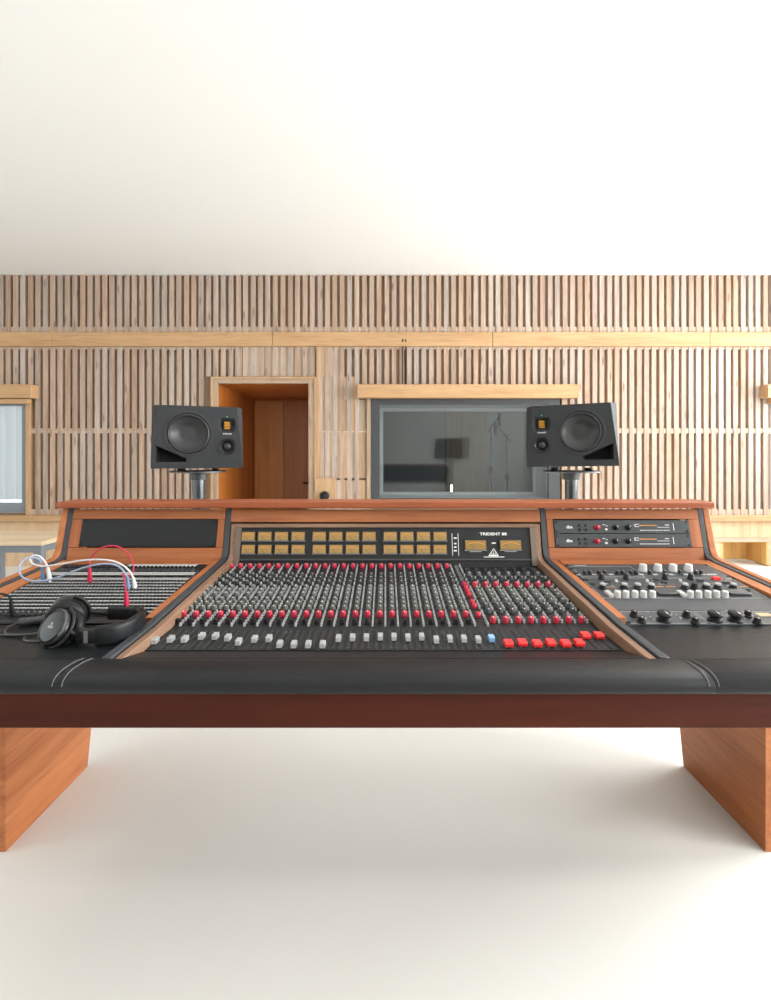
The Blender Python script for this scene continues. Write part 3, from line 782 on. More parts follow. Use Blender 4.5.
# ------------------------------------------------------------------ hutch gear
def screw(parent, x, z, T, m='steel', r=.0035, y=-.0012):
    return MB().lathe([(r, 0), (r, .0012), (r*.7, .002)], 10, 0, Tr(x, y, z) @ Rx(PI/2)).build('screw', M[m], parent, T)
RW = .4826
xc = -.845
T = HO @ Tr(xc, -.001, hz(533))
t = thing('blank_panel', 'plain black blank rack panel in the left side of the hutch', 'rack panel', T)
hh = (hz(519.6)-hz(546.9))/2
b = MB().box(-RW/2, RW/2, 0, .003, -hh, hh); b.box(-.20, .20, .0031, .06, -hh+.006, hh-.006)
b.build('faceplate', M['panel'], t, T, bevel=.0008)
for sx in (-1, 1):
    for sz in (-1, 1): screw(t, sx*(RW/2-.009), sz*(hh-.008), T, 'blackm', .005, -.0001)
def comp(py0, py1, label):
    zc = (hz(py0)+hz(py1))/2; hh = (hz(py0)-hz(py1))/2-.0006
    T = HO @ Tr(.845, -.001, zc); pc = (py0+py1)/2
    fx = lambda px: hx(px, pc)-.845
    fz = lambda py: hz(py-526.8+pc)-zc
    t = thing('compressor', label, 'compressor', T, 'rack compressors in the hutch')
    b = MB().box(-RW/2, RW/2, 0, .003, -hh, hh); b.box(-.20, .20, .0031, .07, -hh+.004, hh-.004)
    b.build('faceplate', mat('compressor_faceplate', (.045, .050, .056), .35, .4), t, T, bevel=.0006)
    for px in (579.2, 585.6):
        for py in (525.4, 529.8): MB().box(fx(px)-.0035, fx(px)+.0035, -.006, 0, fz(py)-.0035, fz(py)+.0035).build('button', M['black'], t, T, bevel=.0008)
    for px, m, r in ((596.6, 'red', .0085), (615.2, 'black', .009), (627.8, 'black', .009)):
        k = MB(); k.lathe([(r*1.15, 0), (r*1.1, .004), (r*.8, .006), (r*.72, .017), (r*.6, .018)], 18, 0, Tr(fx(px), 0, fz(527.6)) @ Rx(PI/2))
        k.box(fx(px)-.0008, fx(px)+.0008, -.0188, -.0181, fz(527.6), fz(527.6)+r*.6, 1)
        k.build('knob', [M[m], M['print']], t, T)
    b = MB()
    for px in (603.5, 606.6, 604.5): b.box(fx(px)-.003, fx(px)+.003, -.0006, 0, fz(524.8+(px > 606)*1.2)-.001, fz(524.8+(px > 606)*1.2)+.001)
    b.lathe([(.0045, 0), (.004, .006)], 10, 0, Tr(fx(605.3), 0, fz(529.5)) @ Rx(PI/2))
    for k in range(15):                                   # scale printed around the light row
        px = 640+k*2.0; b.box(fx(px)-.0022, fx(px)+.0022, -.0006, 0, fz(530.3)-.0011, fz(530.3)+.0011)
    b.box(fx(634.6), fx(639), -.0006, 0, fz(524.3)-.0008, fz(524.3)+.0008); b.box(fx(634.6), fx(635.2), -.0006, 0, fz(526.6), fz(524.3)); b.box(fx(634.6), fx(639), -.0006, 0, fz(526.6)-.0008, fz(526.6)+.0008)
    b.box(fx(657), fx(669), -.0006, 0, fz(527.3)-.0006, fz(527.3)+.0006); b.box(fx(665), fx(669), -.0006, 0, fz(525)-.001, fz(525)+.001)
    b.box(fx(673), fx(673.6), -.0006, 0, fz(530.5), fz(523.5))
    b.build('markings', M['print'], t, T)
    b = MB()
    for k in range(10): b.box(fx(639.5+k*1.75), fx(640.7+k*1.75), -.001, 0, fz(525.5)-.0016, fz(525.5)+.0016)
    b.build('light_row', M['orange'], t, T)
    me = text_mesh('dbx', .02, .0003, .0004); me.materials.append(M['print'])
    w = max(v.co.x for v in me.vertices)-min(v.co.x for v in me.vertices); k = .0225/w
    link('lettering', me, t, T @ Tr(fx(569.2), -.0005, fz(527.2)) @ Rx(PI/2) @ Matrix.Diagonal((k, k, 1, 1)))
    for sx in (-1, 1):
        for sz in (-1, 1): screw(t, sx*(RW/2-.009), sz*(hh-.007), T, 'black', .0042, -.0001)
comp(520.1, 533.5, 'dark rack compressor with red knob, upper of the two in the right hutch')
comp(533.7, 547.2, 'dark rack compressor with red knob, lower of the two in the right hutch')

# ------------------------------------------------------------------ patch bay (left)
XC = -.8437
ords = ['first', 'second', 'third', 'fourth', 'fifth', 'sixth', 'seventh', 'eighth', 'ninth']
ytop = by(565.0); yend = by(624.4); pu = .04445
t_y = ytop-.001
# top panel with pale plate and knobs
def bay_thing(name, label, cat, xc, y0, y1, m, group=None, h=.003, body=.05):
    T = BO @ Tr(xc, (y0+y1)/2, 0)
    t = thing(name, label, cat, T, group); hh = abs(y0-y1)/2-.0005
    b = MB().box(-RW/2, RW/2, -hh, hh, 0, h); b.box(-.20, .20, -hh+.004, hh-.004, -body, -.0001)
    b.build('faceplate', m, t, T, bevel=.0006); return t, T, hh
t, T, hh = bay_thing('monitor_panel', 'pale grey rack strip with dark jack row, topmost below the left hutch', 'rack panel', XC, t_y, t_y-pu, M['panel'])
MB().box(-.02, RW/2-.03, -.004, hh-.004, .0031, .0045).build('label_strip', M['label'], t, T)
b = MB()
for k in range(34): b.lathe([(.0048, .003), (.0048, .008), (.0036, .010)], 8, 0, Tr(-.22+k*.0133, -.013, 0))
stuff(b.build('jack_row', M['black'], t, T))
t_y -= pu
npb = int((t_y-yend)/pu)
jackrow = {}
for q in range(npb):
    y0, y1 = t_y, t_y-pu; t_y -= pu
    lbl = '%s black patch bay down the left slope, with two white label strips' % ords[q]
    if q == npb-1: lbl = 'lowest black patch bay on the left slope, partly behind the headphones'
    if q == 0: lbl = 'black patch bay just under the pale top strip, with big dark jacks'
    if q == 1: lbl = 'second black patch bay down the left slope, with a thick white strip over dark slots'
    t, T, hh = bay_thing('patch_bay', lbl, 'patch bay', XC, y0, y1, M['panel'], 'patch bays in the left slope')
    strips = {0: ((-.0150, .0030),), 1: ((.0165, .0042), (-.0175, .0022))}.get(q, ((.0155, .0024), (-.0065, .0024)))
    if q == npb-1: strips = ((.0165, .0022),)
    for yy, hw in strips:
        MB().box(-RW/2+.008, RW/2-.008, yy-hw, yy+hw, .0031, .0050).build('label_strip', M['label'], t, T)
    kind = 'big' if q in (0, npb-1) else ('slot' if q == 1 else 'jack')
    if kind not in jackrow:
        b = MB()
        if kind == 'jack':
            for yy in (.0075, -.0150):
                for k in range(44):
                    x = -RW/2+.022+k*.01018; b.lathe([(.0040, .003), (.0040, .0062), (.0022, .0062), (.0022, .0045)], 8, 0, Tr(x, yy, 0))
        elif kind == 'big':
            for yy in (.009, -.0035) if q == 0 else (.006, -.012):
                for k in range(30):
                    x = -RW/2+.025+k*.0149; b.lathe([(.0056, .003), (.0056, .0085), (.0030, .0092), (.0030, .005)], 10, 0, Tr(x, yy, 0))
        else:
            for k in range(12):
                x = -RW/2+.03+k*.0368; b.box(x, x+.022, -.006, .004, .0031, .0056)
        jackrow[kind] = b.mesh('jack_row', M['black'] if kind == 'slot' else M['dgrey'])
    stuff(link('jack_row', jackrow[kind], t, T))
    for sx in (-1, 1): MB().lathe([(.004, .003), (.0035, .0048)], 10, 0, Tr(sx*(RW/2-.006), 0, 0)).build('screw', M['dsteel'], t, T)
if t_y-yend > .004:
    t, T, hh = bay_thing('filler_strip', 'narrow black filler strip at the foot of the patch bays', 'rack panel', XC, t_y, yend, M['panel'])

# ------------------------------------------------------------------ outboard (right)
XR = .8437
def gloc(px, py, yc, h=0): return bx(px, py, h)-XR, by(py, h)-yc
def gknob(t, T, x, y, r, h, m, skirt=1.15, name='knob', line=True, top=None):
    k = MB(); k.lathe([(r*skirt, .003), (r*skirt, .003+h*.25), (r, .003+h*.32), (r*.88, .003+h*.93), (r*.76, .003+h)], 18, 0, Tr(x, y, 0))
    if top: k.lathe([(r*.87, .003+h), (r*.8, .003+h*1.35)], 18, 1, Tr(x, y, 0))
    elif line: k.box(x-.0008, x+.0008, y-r*.8, y, .003+h, .0036+h, 1)
    return k.build(name, [M[m], M[top or 'print']], t, T)
def frame_line(b, x0, x1, y0, y1, w=.0012, m=0, z=.0031):
    b.box(x0, x1, y0-w, y0, z, z+.0005, m); b.box(x0, x1, y1, y1+w, z, z+.0005, m); b.box(x0-w, x0, y0-w, y1+w, z, z+.0005, m); b.box(x1, x1+w, y0-w, y1+w, z, z+.0005, m)
rg = random.Random(11)
# unit one: preamp with four tall pale knobs
yA0, yA1 = by(565.3), by(578.5)
t, T, hh = bay_thing('preamplifier', 'grey rack preamplifier with four tall white knobs, topmost in the right slope', 'preamplifier', XR, yA0, yA1, M['gear']); yc = (yA0+yA1)/2
for px in (642.6, 657.5, 672.6, 688): x, y = gloc(px, 568.5, yc, .010); gknob(t, T, x, y, .0125, .022, 'white', 1.05, name='level_knob')
for px in (584.5, 590, 599, 604.5, 617, 622.5, 630.5, 636, 649.5, 664.5, 680, 695.5, 701): x, y = gloc(px, 573, yc, .006); gknob(t, T, x, y, .0058, .012, 'black')
for px in (601.5, 626.2, 665.0, 690.5): x, y = gloc(px, 577, yc, .009); gknob(t, T, x, y, .0085, .018, 'black')
b = MB()
for px in (578, 594, 611, 641, 655, 671, 686, 703, 709, 714):
    x, y = gloc(px, 575.5, yc); b.box(x-.007, x+.007, y-.004, y+.004, .003, .0042)
frame_line(b, -.225, -.03, -hh+.006, hh-.02, .0014); b.box(-.21, -.17, hh-.010, hh-.006, .003, .0036)
b.build('markings', M['label'], t, T)
for px, py in ((571, 569), (576, 574)):
    x, y = gloc(px, py, yc, .004); MB().box(x-.006, x+.006, y-.004, y+.004, .003, .009).build('button', M['dgrey'], t, T)
for sx in (-1, 1):
    for sy in (-1, 1): MB().lathe([(.0042, .003), (.0036, .005)], 10, 0, Tr(sx*(RW/2-.007), sy*(hh-.008), 0)).build('screw', M['black'], t, T)
# unit two: dual equaliser
yB0, yB1 = yA1-.0005, by(599.8)
t, T, hh = bay_thing('equalizer', 'two-channel grey rack equaliser with rows of white knobs above the blank plate', 'equalizer', XR, yB0, yB1, mat('equalizer_faceplate', (.060, .066, .073), .42, .2)); yc = (yB0+yB1)/2
for px in (617.2, 625.6, 634.6, 643.2, 652.2, 689.8, 698.2, 707.4, 716, 724.6): x, y = gloc(px, 594, yc, .011); gknob(t, T, x, y, .0092, .018, 'white', 1.0, name='gain_knob', line=False)
for px in (602.5, 624, 637.4, 651.2, 684.8, 694.5, 706, 717.5, 733): x, y = gloc(px, 586, yc, .010); gknob(t, T, x, y, .0098, .012, 'black', 1.2, name='frequency_knob', top='cap' if px not in (694.5, ) else 'black')
for px, s in ((608.8, 1), (681.4, 1)):
    x, y = gloc(px, 595, yc, .004); MB().box(x-.0075, x+.0075, y-.017, y+.017, .003, .013).build('rocker_switch', M['label'], t, T, bevel=.002)
for px in (667, 738):
    x, y = gloc(px, 594.5, yc); b = MB().box(x-.032, x+.028, y-.017, y+.017, .003, .011); b.build('output_display', M['dsteel'], t, T, bevel=.002)
x, y = gloc(716, 579, yc, .004); MB().box(x-.011, x+.011, y-.006, y+.006, .003, .010).build('lit_button', M['sred'], t, T)
for px in (616, 647, 680): x, y = gloc(px, 581, yc, .005); MB().lathe([(.0045, .003), (.004, .010)], 10, 0, Tr(x, y, 0)).build('button', M['white'], t, T)
for px, py in ((585, 580), (592, 584), (607, 582), (656, 580), (664, 583), (700, 581), (726, 583), (746, 590)):
    x, y = gloc(px, py, yc, .004); MB().box(x-.008, x+.008, y-.005, y+.005, .003, .009).build('button', M['dgrey'], t, T)
b = MB(); 
for k in range(26):
    x = rg.uniform(-.22, .22); y = rg.uniform(-hh+.05, hh-.01); b.box(x, x+rg.uniform(.006, .022), y, y+.0018, .003, .0036, 0 if rg.random() < .75 else 1)
for px in (659, 671, 745):
    x, y = gloc(px, 588, yc)
    for k in range(4): b.box(x-.012+k*.007, x-.008+k*.007, y, y+.006, .003, .0037, 1)
frame_line(b, -RW/2+.01, RW/2-.01, -hh+.004, hh-.004, .0012)
b.build('markings', [M['label'], M['orange']], t, T)
for sx in (-1, 1):
    for sy in (-1, 0, 1): MB().lathe([(.0042, .003), (.0036, .005)], 10, 0, Tr(sx*(RW/2-.005), sy*(hh-.01), 0)).build('screw', M['black'], t, T)
# blank plate
yC0, yC1 = yB1-.0005, by(611.3)
t, T, hh = bay_thing('blank_panel', 'plain dark grey blank plate between equaliser and big-knob unit', 'rack panel', XR, yC0, yC1, M['gearb'])
for sx in (-1, 1):
    for sy in (-1, 1): MB().lathe([(.0042, .003), (.0036, .005)], 10, 0, Tr(sx*(RW/2-.007), sy*(hh-.01), 0)).build('screw', M['black'], t, T)
# unit three: two modules with large black knobs
yD0, yD1 = yC1-.0005, by(625.8)+.001
t, T, hh = bay_thing('limiter', 'dark rack unit with large flat black knobs inside white outlines, lowest on right slope', 'limiter', XR, yD0, yD1, M['gear']); yc = (yD0+yD1)/2
def big(px, py):
    x, y = gloc(px, py, yc, .012); k = MB(); r = .0165
    k.lathe([(r*1.0, .003), (r*1.05, .006), (r*.72, .0085), (r*.68, .015), (r*1.0, .017), (r*1.06, .022), (r*.9, .027), (r*.4, .029)], 22, 0, Tr(x, y, 0))
    k.box(x-.0012, x+.0012, y-r*.9, y, .0275, .0290, 1); k.build('large_knob', [M['black'], M['print']], t, T)
for px in (663.8, 714.6, 735.2): big(px, 617)
big(784, 617)
for px, py in ((634, 614.2), (641.2, 620.4), (686.3, 614.6), (695, 621.4), (747.5, 614.4), (757, 621.4)):
    x, y = gloc(px, py, yc, .008); gknob(t, T, x, y, .0085, .016, 'black', 1.25)
b = MB()
xl, _ = gloc(624, 620, yc); xm1, _ = gloc(701, 620, yc); xm2, _ = gloc(704.5, 620, yc)
frame_line(b, xl, xm1, -hh+.006, hh-.008); frame_line(b, xm2, RW/2-.012, -hh+.006, hh-.008)
for px, py in ((648, 614), (650, 619), (654, 622), (676, 617), (680, 620), (645.5, 621), (726, 612.8), (744, 621), (703, 621)):
    x, y = gloc(px, py, yc); b.lathe([(.0026, .003), (.0022, .0075)], 8, 0, Tr(x, y, 0))
b.build('markings', M['cap'], t, T)
x, y = gloc(764, 616, yc); MB().box(x-.018, x+.018, y-.010, y+.010, .003, .0042).build('name_plate', mat('tan_plate', (.55, .40, .25), .5), t, T)
for sy in (-1, 1): MB().lathe([(.006, .003), (.005, .006)], 10, 0, Tr(-RW/2+.008, sy*(hh-.01), 0)).build('screw', M['black'], t, T)

# ------------------------------------------------------------------ loudspeakers
def speaker(s, x, y, phi, label, roll=0.0, up=0.0):
    T = Tr(x, y, 1.128+up) @ Rz(phi) @ Ry(roll)
    t = thing('loudspeaker', label, 'loudspeaker', T, 'loudspeakers behind the desk')
    w, h, dp = .2325, .337, .33
    S = lambda a: s*a
    hexo = [(-w, 0), (w, 0), (w, .03), (.200, h), (-.198, h), (-w, .03)]
    circ = lambda cx, cz, r, n=36: [(cx+r*math.cos(2*PI*i/n), cz+r*math.sin(2*PI*i/n)) for i in range(n)]
    wc, wrr = (-.048, .187), .110; mc, mr_ = (.150, .120), .045
    tw = [(.116, .197), (.186, .197), (.197, .222), (.193, .268), (.182, .276), (.118, .276), (.106, .268), (.103, .222)]
    port = [(-.208, .034), (-.062, .034), (-.058, .054), (-.208, .122)]
    b = MB(); fn0 = lambda a, c: (S(a), 0, c)
    b.plate(hexo, [circ(*wc, wrr), circ(*mc, mr_), tw, port], 0, fn0)
    def pocket(loop, depth, m, back=True, shrink=1.0):
        n = len(loop); cx = sum(p[0] for p in loop)/n; cz = sum(p[1] for p in loop)/n
        vs = [(S(a), 0, c) for a, c in loop] + [(S(cx+(a-cx)*shrink), depth, cz+(c-cz)*shrink) for a, c in loop]
        fs = [(i, (i+1) % n, n+(i+1) % n, n+i) for i in range(n)]
        if back: fs.append(tuple(range(n, 2*n)))
        b.add(vs, fs, m)
    pocket(port, .09, 1, True, .8); pocket(tw, .022, 0, True, .55); pocket(circ(*wc, wrr), .012, 0, False); pocket(circ(*mc, mr_), .02, 0, False)
    yb = .07
    R = [(S(w), 0, 0), (S(w), 0, .03), (S(w), yb, h), (S(w), dp, h), (S(w), dp, 0)]
    Lf = [(S(-a[0]*s*s) if False else S(-w), a[1], a[2]) for a in R]
    b.add(R, [(0, 1, 2, 3, 4)]); b.add(Lf, [(4, 3, 2, 1, 0)])
    b.add([(S(w), 0, .03), (S(.200), 0, h), (S(w), yb, h)], [(0, 1, 2)], 2)
    b.add([(S(-w), 0, .03), (S(-.198), 0, h), (S(-w), yb, h)], [(0, 2, 1)], 2)
    b.add([(S(-.198), 0, h), (S(.2), 0, h), (S(w), yb, h), (S(w), dp, h), (S(-w), dp, h), (S(-w), yb, h)], [(0, 1, 2, 3, 4, 5)])
    b.add([(S(-w), 0, 0), (S(w), 0, 0), (S(w), dp, 0), (S(-w), dp, 0)], [(0, 1, 2, 3)])
    b.add([(S(-w), dp, 0), (S(w), dp, 0), (S(w), dp, h), (S(-w), dp, h)], [(0, 1, 2, 3)])
    b.build('cabinet', [M['spk'], M['blackm'], M['spk']], t, T, smooth_ang=0, weld=True)
    Fz = lambda c: Tr(S(c[0]), 0, c[1]) @ Rx(PI/2)         # local z points out of the baffle
    b = MB()
    b.lathe([(wrr+.016, 0), (wrr+.016, .0015), (wrr+.012, .0025), (wrr+.002, .0025), (wrr-.002, -.002)], 48, 0, T=Fz(wc), caps=False)
    b.lathe([(wrr-.0005, -.006), (wrr-.004, .001), (wrr-.010, .0035), (wrr-.016, .001), (wrr-.019, -.005)], 48, 1, T=Fz(wc), caps=False)
    b.lathe([(wrr-.019, -.005), (.070, -.020), (.048, -.029), (.038, -.0305), (.024, -.0295), (.010, -.0288), (.0005, -.0287)], 48, 2, T=Fz(wc), caps=False)
    for k in range(6):
        a = PI/2+.08+k*PI/3; b.lathe([(.004, 0), (.004, .0028)], 8, 1, Fz(wc) @ Tr((wrr+.0105)*math.cos(a), (wrr+.0105)*math.sin(a), 0))
    b.build('woofer', [M['spk'], M['rubber'], M['cone']], t, T)
    b = MB(); b.lathe([(.060, 0), (.060, .0015), (.048, .0022), (mr_, -.001)], 36, 0, T=Fz(mc), caps=False)
    b.lathe([(mr_, -.001), (.041, .003), (.036, -.003), (.021, -.016), (.020, -.006), (.015, -.001), (.0005, .002)], 30, 1, T=Fz(mc), caps=False)
    for k in range(6):
        a = PI/6+k*PI/3; b.lathe([(.0035, 0), (.0035, .0026)], 8, 1, Fz(mc) @ Tr(.054*math.cos(a), .054*math.sin(a), 0))
    b.build('midrange', [M['spk'], M['rubber']], t, T)
    b = MB()
    for k in range(5): b.box(min(S(.1345), S(.1655)), max(S(.1345), S(.1655)), .010, .0205, .2165+k*.0085, .2165+k*.0085+.0048, 0)
    b.box(min(S(.131), S(.169)), max(S(.131), S(.169)), .0206, .0218, .213, .260, 1)
    b.box(min(S(.131), S(.1325)), max(S(.131), S(.1325)), .004, .0205, .213, .260, 1); b.box(min(S(.1675), S(.169)), max(S(.1675), S(.169)), .004, .0205, .213, .260, 1)
    b.build('ribbon_tweeter', [M['gold'], M['black']], t, T, smooth_ang=0)
    MB().lathe([(.0022, 0), (.0022, .0012)], 8, 0, Fz((.149, .283))).build('power_light', M['led'], t, T)
    me = text_mesh('ADAM AUDIO', .02, .0003, .0003); me.materials.append(M['print'])
    k = .045/(max(v.co.x for v in me.vertices)-min(v.co.x for v in me.vertices))
    link('lettering', me, t, T @ Tr(S(.150), -.0006, .1885) @ Rx(PI/2) @ Matrix.Diagonal((k, k*1.3, 1, 1)))
    # stand
    cx = Tr(x, y, 0) @ Rz(phi) @ Tr(0, .15, 0)
    st = thing('speaker_stand', label.replace('loudspeaker', 'pole stand holding the loudspeaker').split(',')[0] + (', left of the alcove' if s > 0 else ', right of the booth window'), 'speaker stand', cx, 'speaker stands behind the desk')
    MB().lathe([(.035, .014), (.035, 1.085)], 28).build('pole', M['polem'], st, cx)
    b = MB(); b.lathe([(.046, 1.06), (.050, 1.092), (.058, 1.096), (.058, 1.1005)], 28); b.build('collar', M['dsteel'], st, cx)
    b = MB(); b.lathe([(.150, 1.101), (.155, 1.104), (.155, 1.109), (.150, 1.111)], 40); 
    b.build('top_plate', M['dsteel'], st, cx)
    for ax, ay in ((-.09, -.09), (.09, -.09), (-.09, .09), (.09, .09)):
        MB().lathe([(.022, 1.1115), (.016, 1.117), (.022, 1.1265)], 16, 0, Tr(ax, ay, 0)).build('isolation_foot', M['rubber'], st, cx)
    b = MB().box(-.20, .20, -.17, .17, 0, .013); b.build('base_plate', M['dsteel'], st, cx, bevel=.003)
PH = math.radians(20.5)
lx = P(198.2, 437, 2.60); speaker(1, lx.x, 2.60, PH, 'charcoal loudspeaker in front of the alcove, its triangular port at lower left')
rx = P(571.6, 437, 2.60); speaker(-1, rx.x, 2.60, -PH, 'charcoal loudspeaker against the bright slats, its triangular port at lower right', -.019, .010)
for o in [o for o in W if o.name.startswith('speaker_stand')]:
    o['label'] = 'steel pole stand carrying the loudspeaker beside the alcove' if W[o].translation.x < 0 else 'steel pole stand carrying the loudspeaker beside the booth window'

# ------------------------------------------------------------------ side table
t = thing('side_table', 'small oak-topped table with grey steel frame left of the desk', 'table', Tr(-2.03, 2.68, 0))
MB().box(-2.31, -1.79, 2.50, 2.86, .727, .749).build('table_top', M['tabletop'], t, bevel=.002)
b = MB()
b.box(-2.30, -1.80, 2.506, 2.536, .690, .7265).box(-2.30, -1.80, 2.824, 2.854, .690, .7265).box(-2.30, -2.27, 2.537, 2.823, .690, .7265).box(-1.83, -1.80, 2.537, 2.823, .690, .7265)
b.build('apron', M['greysteel'], t)
for x in (-2.30, -1.84):
    for y in (2.506, 2.814): MB().box(x, x+.04, y, y+.04, 0, .6895).build('leg', M['greysteel'], t)

# ------------------------------------------------------------------ headphones
LZ = CZ-.4225
hpT = Tr(-.66, 1.12, LZ)
hpn = thing('headphones', 'black over-ear headphones lying on the left leather surface', 'headphones', hpT)
# headband: U standing on its edge
band = [(-.680, 1.058), (-.650, 1.048), (-.618, 1.050), (-.594, 1.066), (-.581, 1.094), (-.580, 1.126), (-.587, 1.156), (-.606, 1.182), (-.640, 1.196), (-.690, 1.198)]
pts = [Vector((x, y, LZ+.028)) for x, y in band]
pth = smooth(pts, 5)
prof = [(.0085*math.cos(a)*(1 if abs(math.cos(a)) > .3 else 1), .020*math.sin(a)) for a in [2*PI*i/14 for i in range(14)]]
prof = [(math.copysign(abs(math.cos(a))**.6, math.cos(a))*.0090, math.copysign(abs(math.sin(a))**.6, math.sin(a))*.0225) for a in [2*PI*i/16 for i in range(16)]]
MB().sweep(pth[8:-8], prof).build('headband', M['leather'], hpn, smooth_ang=60)
prof2 = [(a*.75, c*.72) for a, c in prof]
for seg in (pth[:9], pth[-9:]):
    MB().sweep(seg, prof2).build('slider', M['black'], hpn, smooth_ang=60)
p0 = pth[5]; MB().box(p0.x-.004, p0.x+.004, p0.y-.0085, p0.y-.0072, p0.z-.013, p0.z+.013).build('size_plate', M['grey'], hpn, Tr(0,0,0))
def cup(c, nrm, r, logo):
    c = Vector(c); q = Vector(nrm).normalized().to_track_quat('Z', 'Y').to_matrix().to_4x4(); Tc = Tr(*c) @ q
    e = MB(); e.lathe([(r*.80, -.012), (r, -.008), (r*1.02, .004), (r*.97, .012), (r*.84, .017), (r*.82, .0155), (r*.60, .0165), (.001, .017)], 36, 0, Tc)
    e.lathe([(r*.985, .0095), (r*1.0, .012), (r*.93, .0155), (r*.91, .0145)], 36, 1, Tc, caps=False)
    o = e.build('ear_cup', [M['hp'], M['dsteel']], hpn, smooth_ang=40)
    e = MB(); e.lathe([(r*.55, -.034), (r*.80, -.038), (r*1.02, -.034), (r*1.10, -.025), (r*1.06, -.015), (r*.9, -.0125), (r*.55, -.014)], 36, 0, Tc, caps=True)
    e.build('ear_pad', M['leather'], hpn, smooth_ang=60)
    if logo:
        e = MB()
        for k in range(3):
            a = PI/2+k*2*PI/3; e.lathe([(.0035, .0170), (.003, .0178)], 8, 0, Tc @ Tr(.0045*math.cos(a), .0045*math.sin(a), 0))
        e.build('emblem', M['cap'], o)
    return Tc
n1 = Vector((-.34, -.78, .52)); c1 = Vector((-.728, 1.066, LZ+.039))
T1 = cup(c1, n1, .039, True)
n2 = Vector((-.30, .85, .28)); c2 = Vector((-.772, 1.170, LZ+.040))
T2 = cup(c2, n2, .040, False)
# yokes
for Tc, endp, side in ((T1, pth[0], 1), (T2, pth[-1], -1)):
    arc = []
    for k in range(9):
        a = math.radians(-95+190*k/8); arc.append(Tc @ Vector((0, 0, -.002)) + (Tc.to_3x3() @ Vector((0, 0, 0))))
    loc = Tc.inverted() @ endp; base = math.atan2(loc.y, loc.x)
    arc = [Tc @ Vector((.0445*math.cos(base+math.radians(u)), .0445*math.sin(base+math.radians(u)), .001)) for u in (-80, -55, -30, -10, 10, 30, 55, 80)]
    y = MB(); y.tube(arc, .0040, 8, sub=3); y.cyl(Tc @ Vector((.0445*math.cos(base), .0445*math.sin(base), .001)), endp, .0055, .0075)
    y.build('yoke', M['black'], hpn, smooth_ang=60)
def lea(px, py, h=.004):                         # point on the left work surface under a pixel
    d = (.4205-h)*F/(py-HY); return Vector(((px-CX)/F*d, d, CZ-.4205+h))
# cable: coil then loose loops
a, c = lea(50, 618.5, .008), lea(19, 622.5, .008)
coil = []
NT = 20
ax = (c-a).normalized(); s1 = ax.cross(Vector((0, 0, 1))).normalized(); s2 = Vector((0, 0, 1))
for k in range(NT*8+1):
    u = k/(NT*8); an = u*NT*2*PI; coil.append(a+(c-a)*u + s1*.0085*math.cos(an) + s2*.0085*math.sin(an))
path = [Vector(c1+Vector((.0, .04, -.03)))]
b = MB(); b.tube(coil, .0022, 6, sub=0)
b.tube([lea(19, 622.5, .008), lea(10, 626, .004), lea(5.5, 630, .003), lea(7, 634, .003), lea(20, 634.5, .003), lea(36, 633.5, .003)], .0024, 8)
b.tube([lea(-12, 633.5, .003), lea(4, 635, .003), lea(22, 634.8, .006), lea(34, 634, .003), lea(40, 632, .004)], .0024, 8)
b.tube([lea(26, 637, .003), lea(24, 639.5, .003), lea(30, 641.5, .003), lea(42, 641, .004), lea(48, 638, .010)], .0026, 8)
b.build('cord', M['hcord'], hpn, smooth_ang=60)

# ------------------------------------------------------------------ patch cables
def bpt(px, py): d = bd(py); return Vector(((px-CX)/F*d, d, CZ-(py-HY)/F*d))
def plug(t, base, tip, m, r=.0068):
    T = None; d = (tip-base)
    q = Tr(*base) @ d.to_track_quat('Z', 'Y').to_matrix().to_4x4(); l = d.length
    MB().lathe([(.004, .005), (.004, .010), (r, .011), (r*1.05, l*.25), (r*.85, l*.55), (r*.6, l)], 14, 0, q).build('plug', m, t, smooth_ang=50)
def patch(name, label, m, pm, plugs, pts, r=.0028):
    """plugs: (bottom px, top px); pts: pixel path with depth offsets in front of the line joining the plugs"""
    (a0, a1), (b0, b1) = plugs
    A, B = bpt(*a0), bpt(*b0)
    t = thing(name, label, 'cable', Tr(*A))
    At, Bt = P(a1[0], a1[1], A.y-.004), P(b1[0], b1[1], B.y-.004)
    plug(t, A, At, pm); plug(t, B, Bt, pm)
    n = len(pts); path = [At-(At-A)*.05]
    for i, q in enumerate(pts):
        u = (i+1)/(n+1); dd = A.y+(B.y-A.y)*u+(q[2] if len(q) > 2 else 0)
        path.append(P(q[0], q[1], dd))
    path.append(Bt-(Bt-B)*.05)
    MB().tube(path, r, 8, sub=6).build('cord', m, t, smooth_ang=70)
patch('patch_cable', 'white patch cable arching in a loop across the patch bays', M['wcable'], M['wcable'], (((50.3, 583.5), (47.6, 566.5)), ((135.3, 590.2), (133.2, 577.5))),
      [(45, 562), (40.5, 557), (34.5, 555.2), (30.2, 558), (31.5, 562.8), (37.5, 565.6), (47, 566.2), (62, 563.8), (80, 560.8), (97, 559.6), (112, 561), (123, 565.5), (130, 572)])
patch('patch_cable', 'blue-grey patch cable looping out to the left below the white one', M['bcable'], M['bplug'], (((43.8, 583.3), (42.2, 567.5)), ((128.8, 591.2), (127, 576.5))),
      [(40, 560.5, -.01), (34, 557.6, -.02), (26, 558.6, -.03), (20.2, 564.5, -.04), (19.6, 572.5, -.05), (25, 579, -.05), (37, 581.2, -.05), (52, 579.2, -.04), (68, 573.4, -.03), (84, 567.6, -.02), (100, 564.2, -.01), (113, 564.4), (121.5, 568.8)])
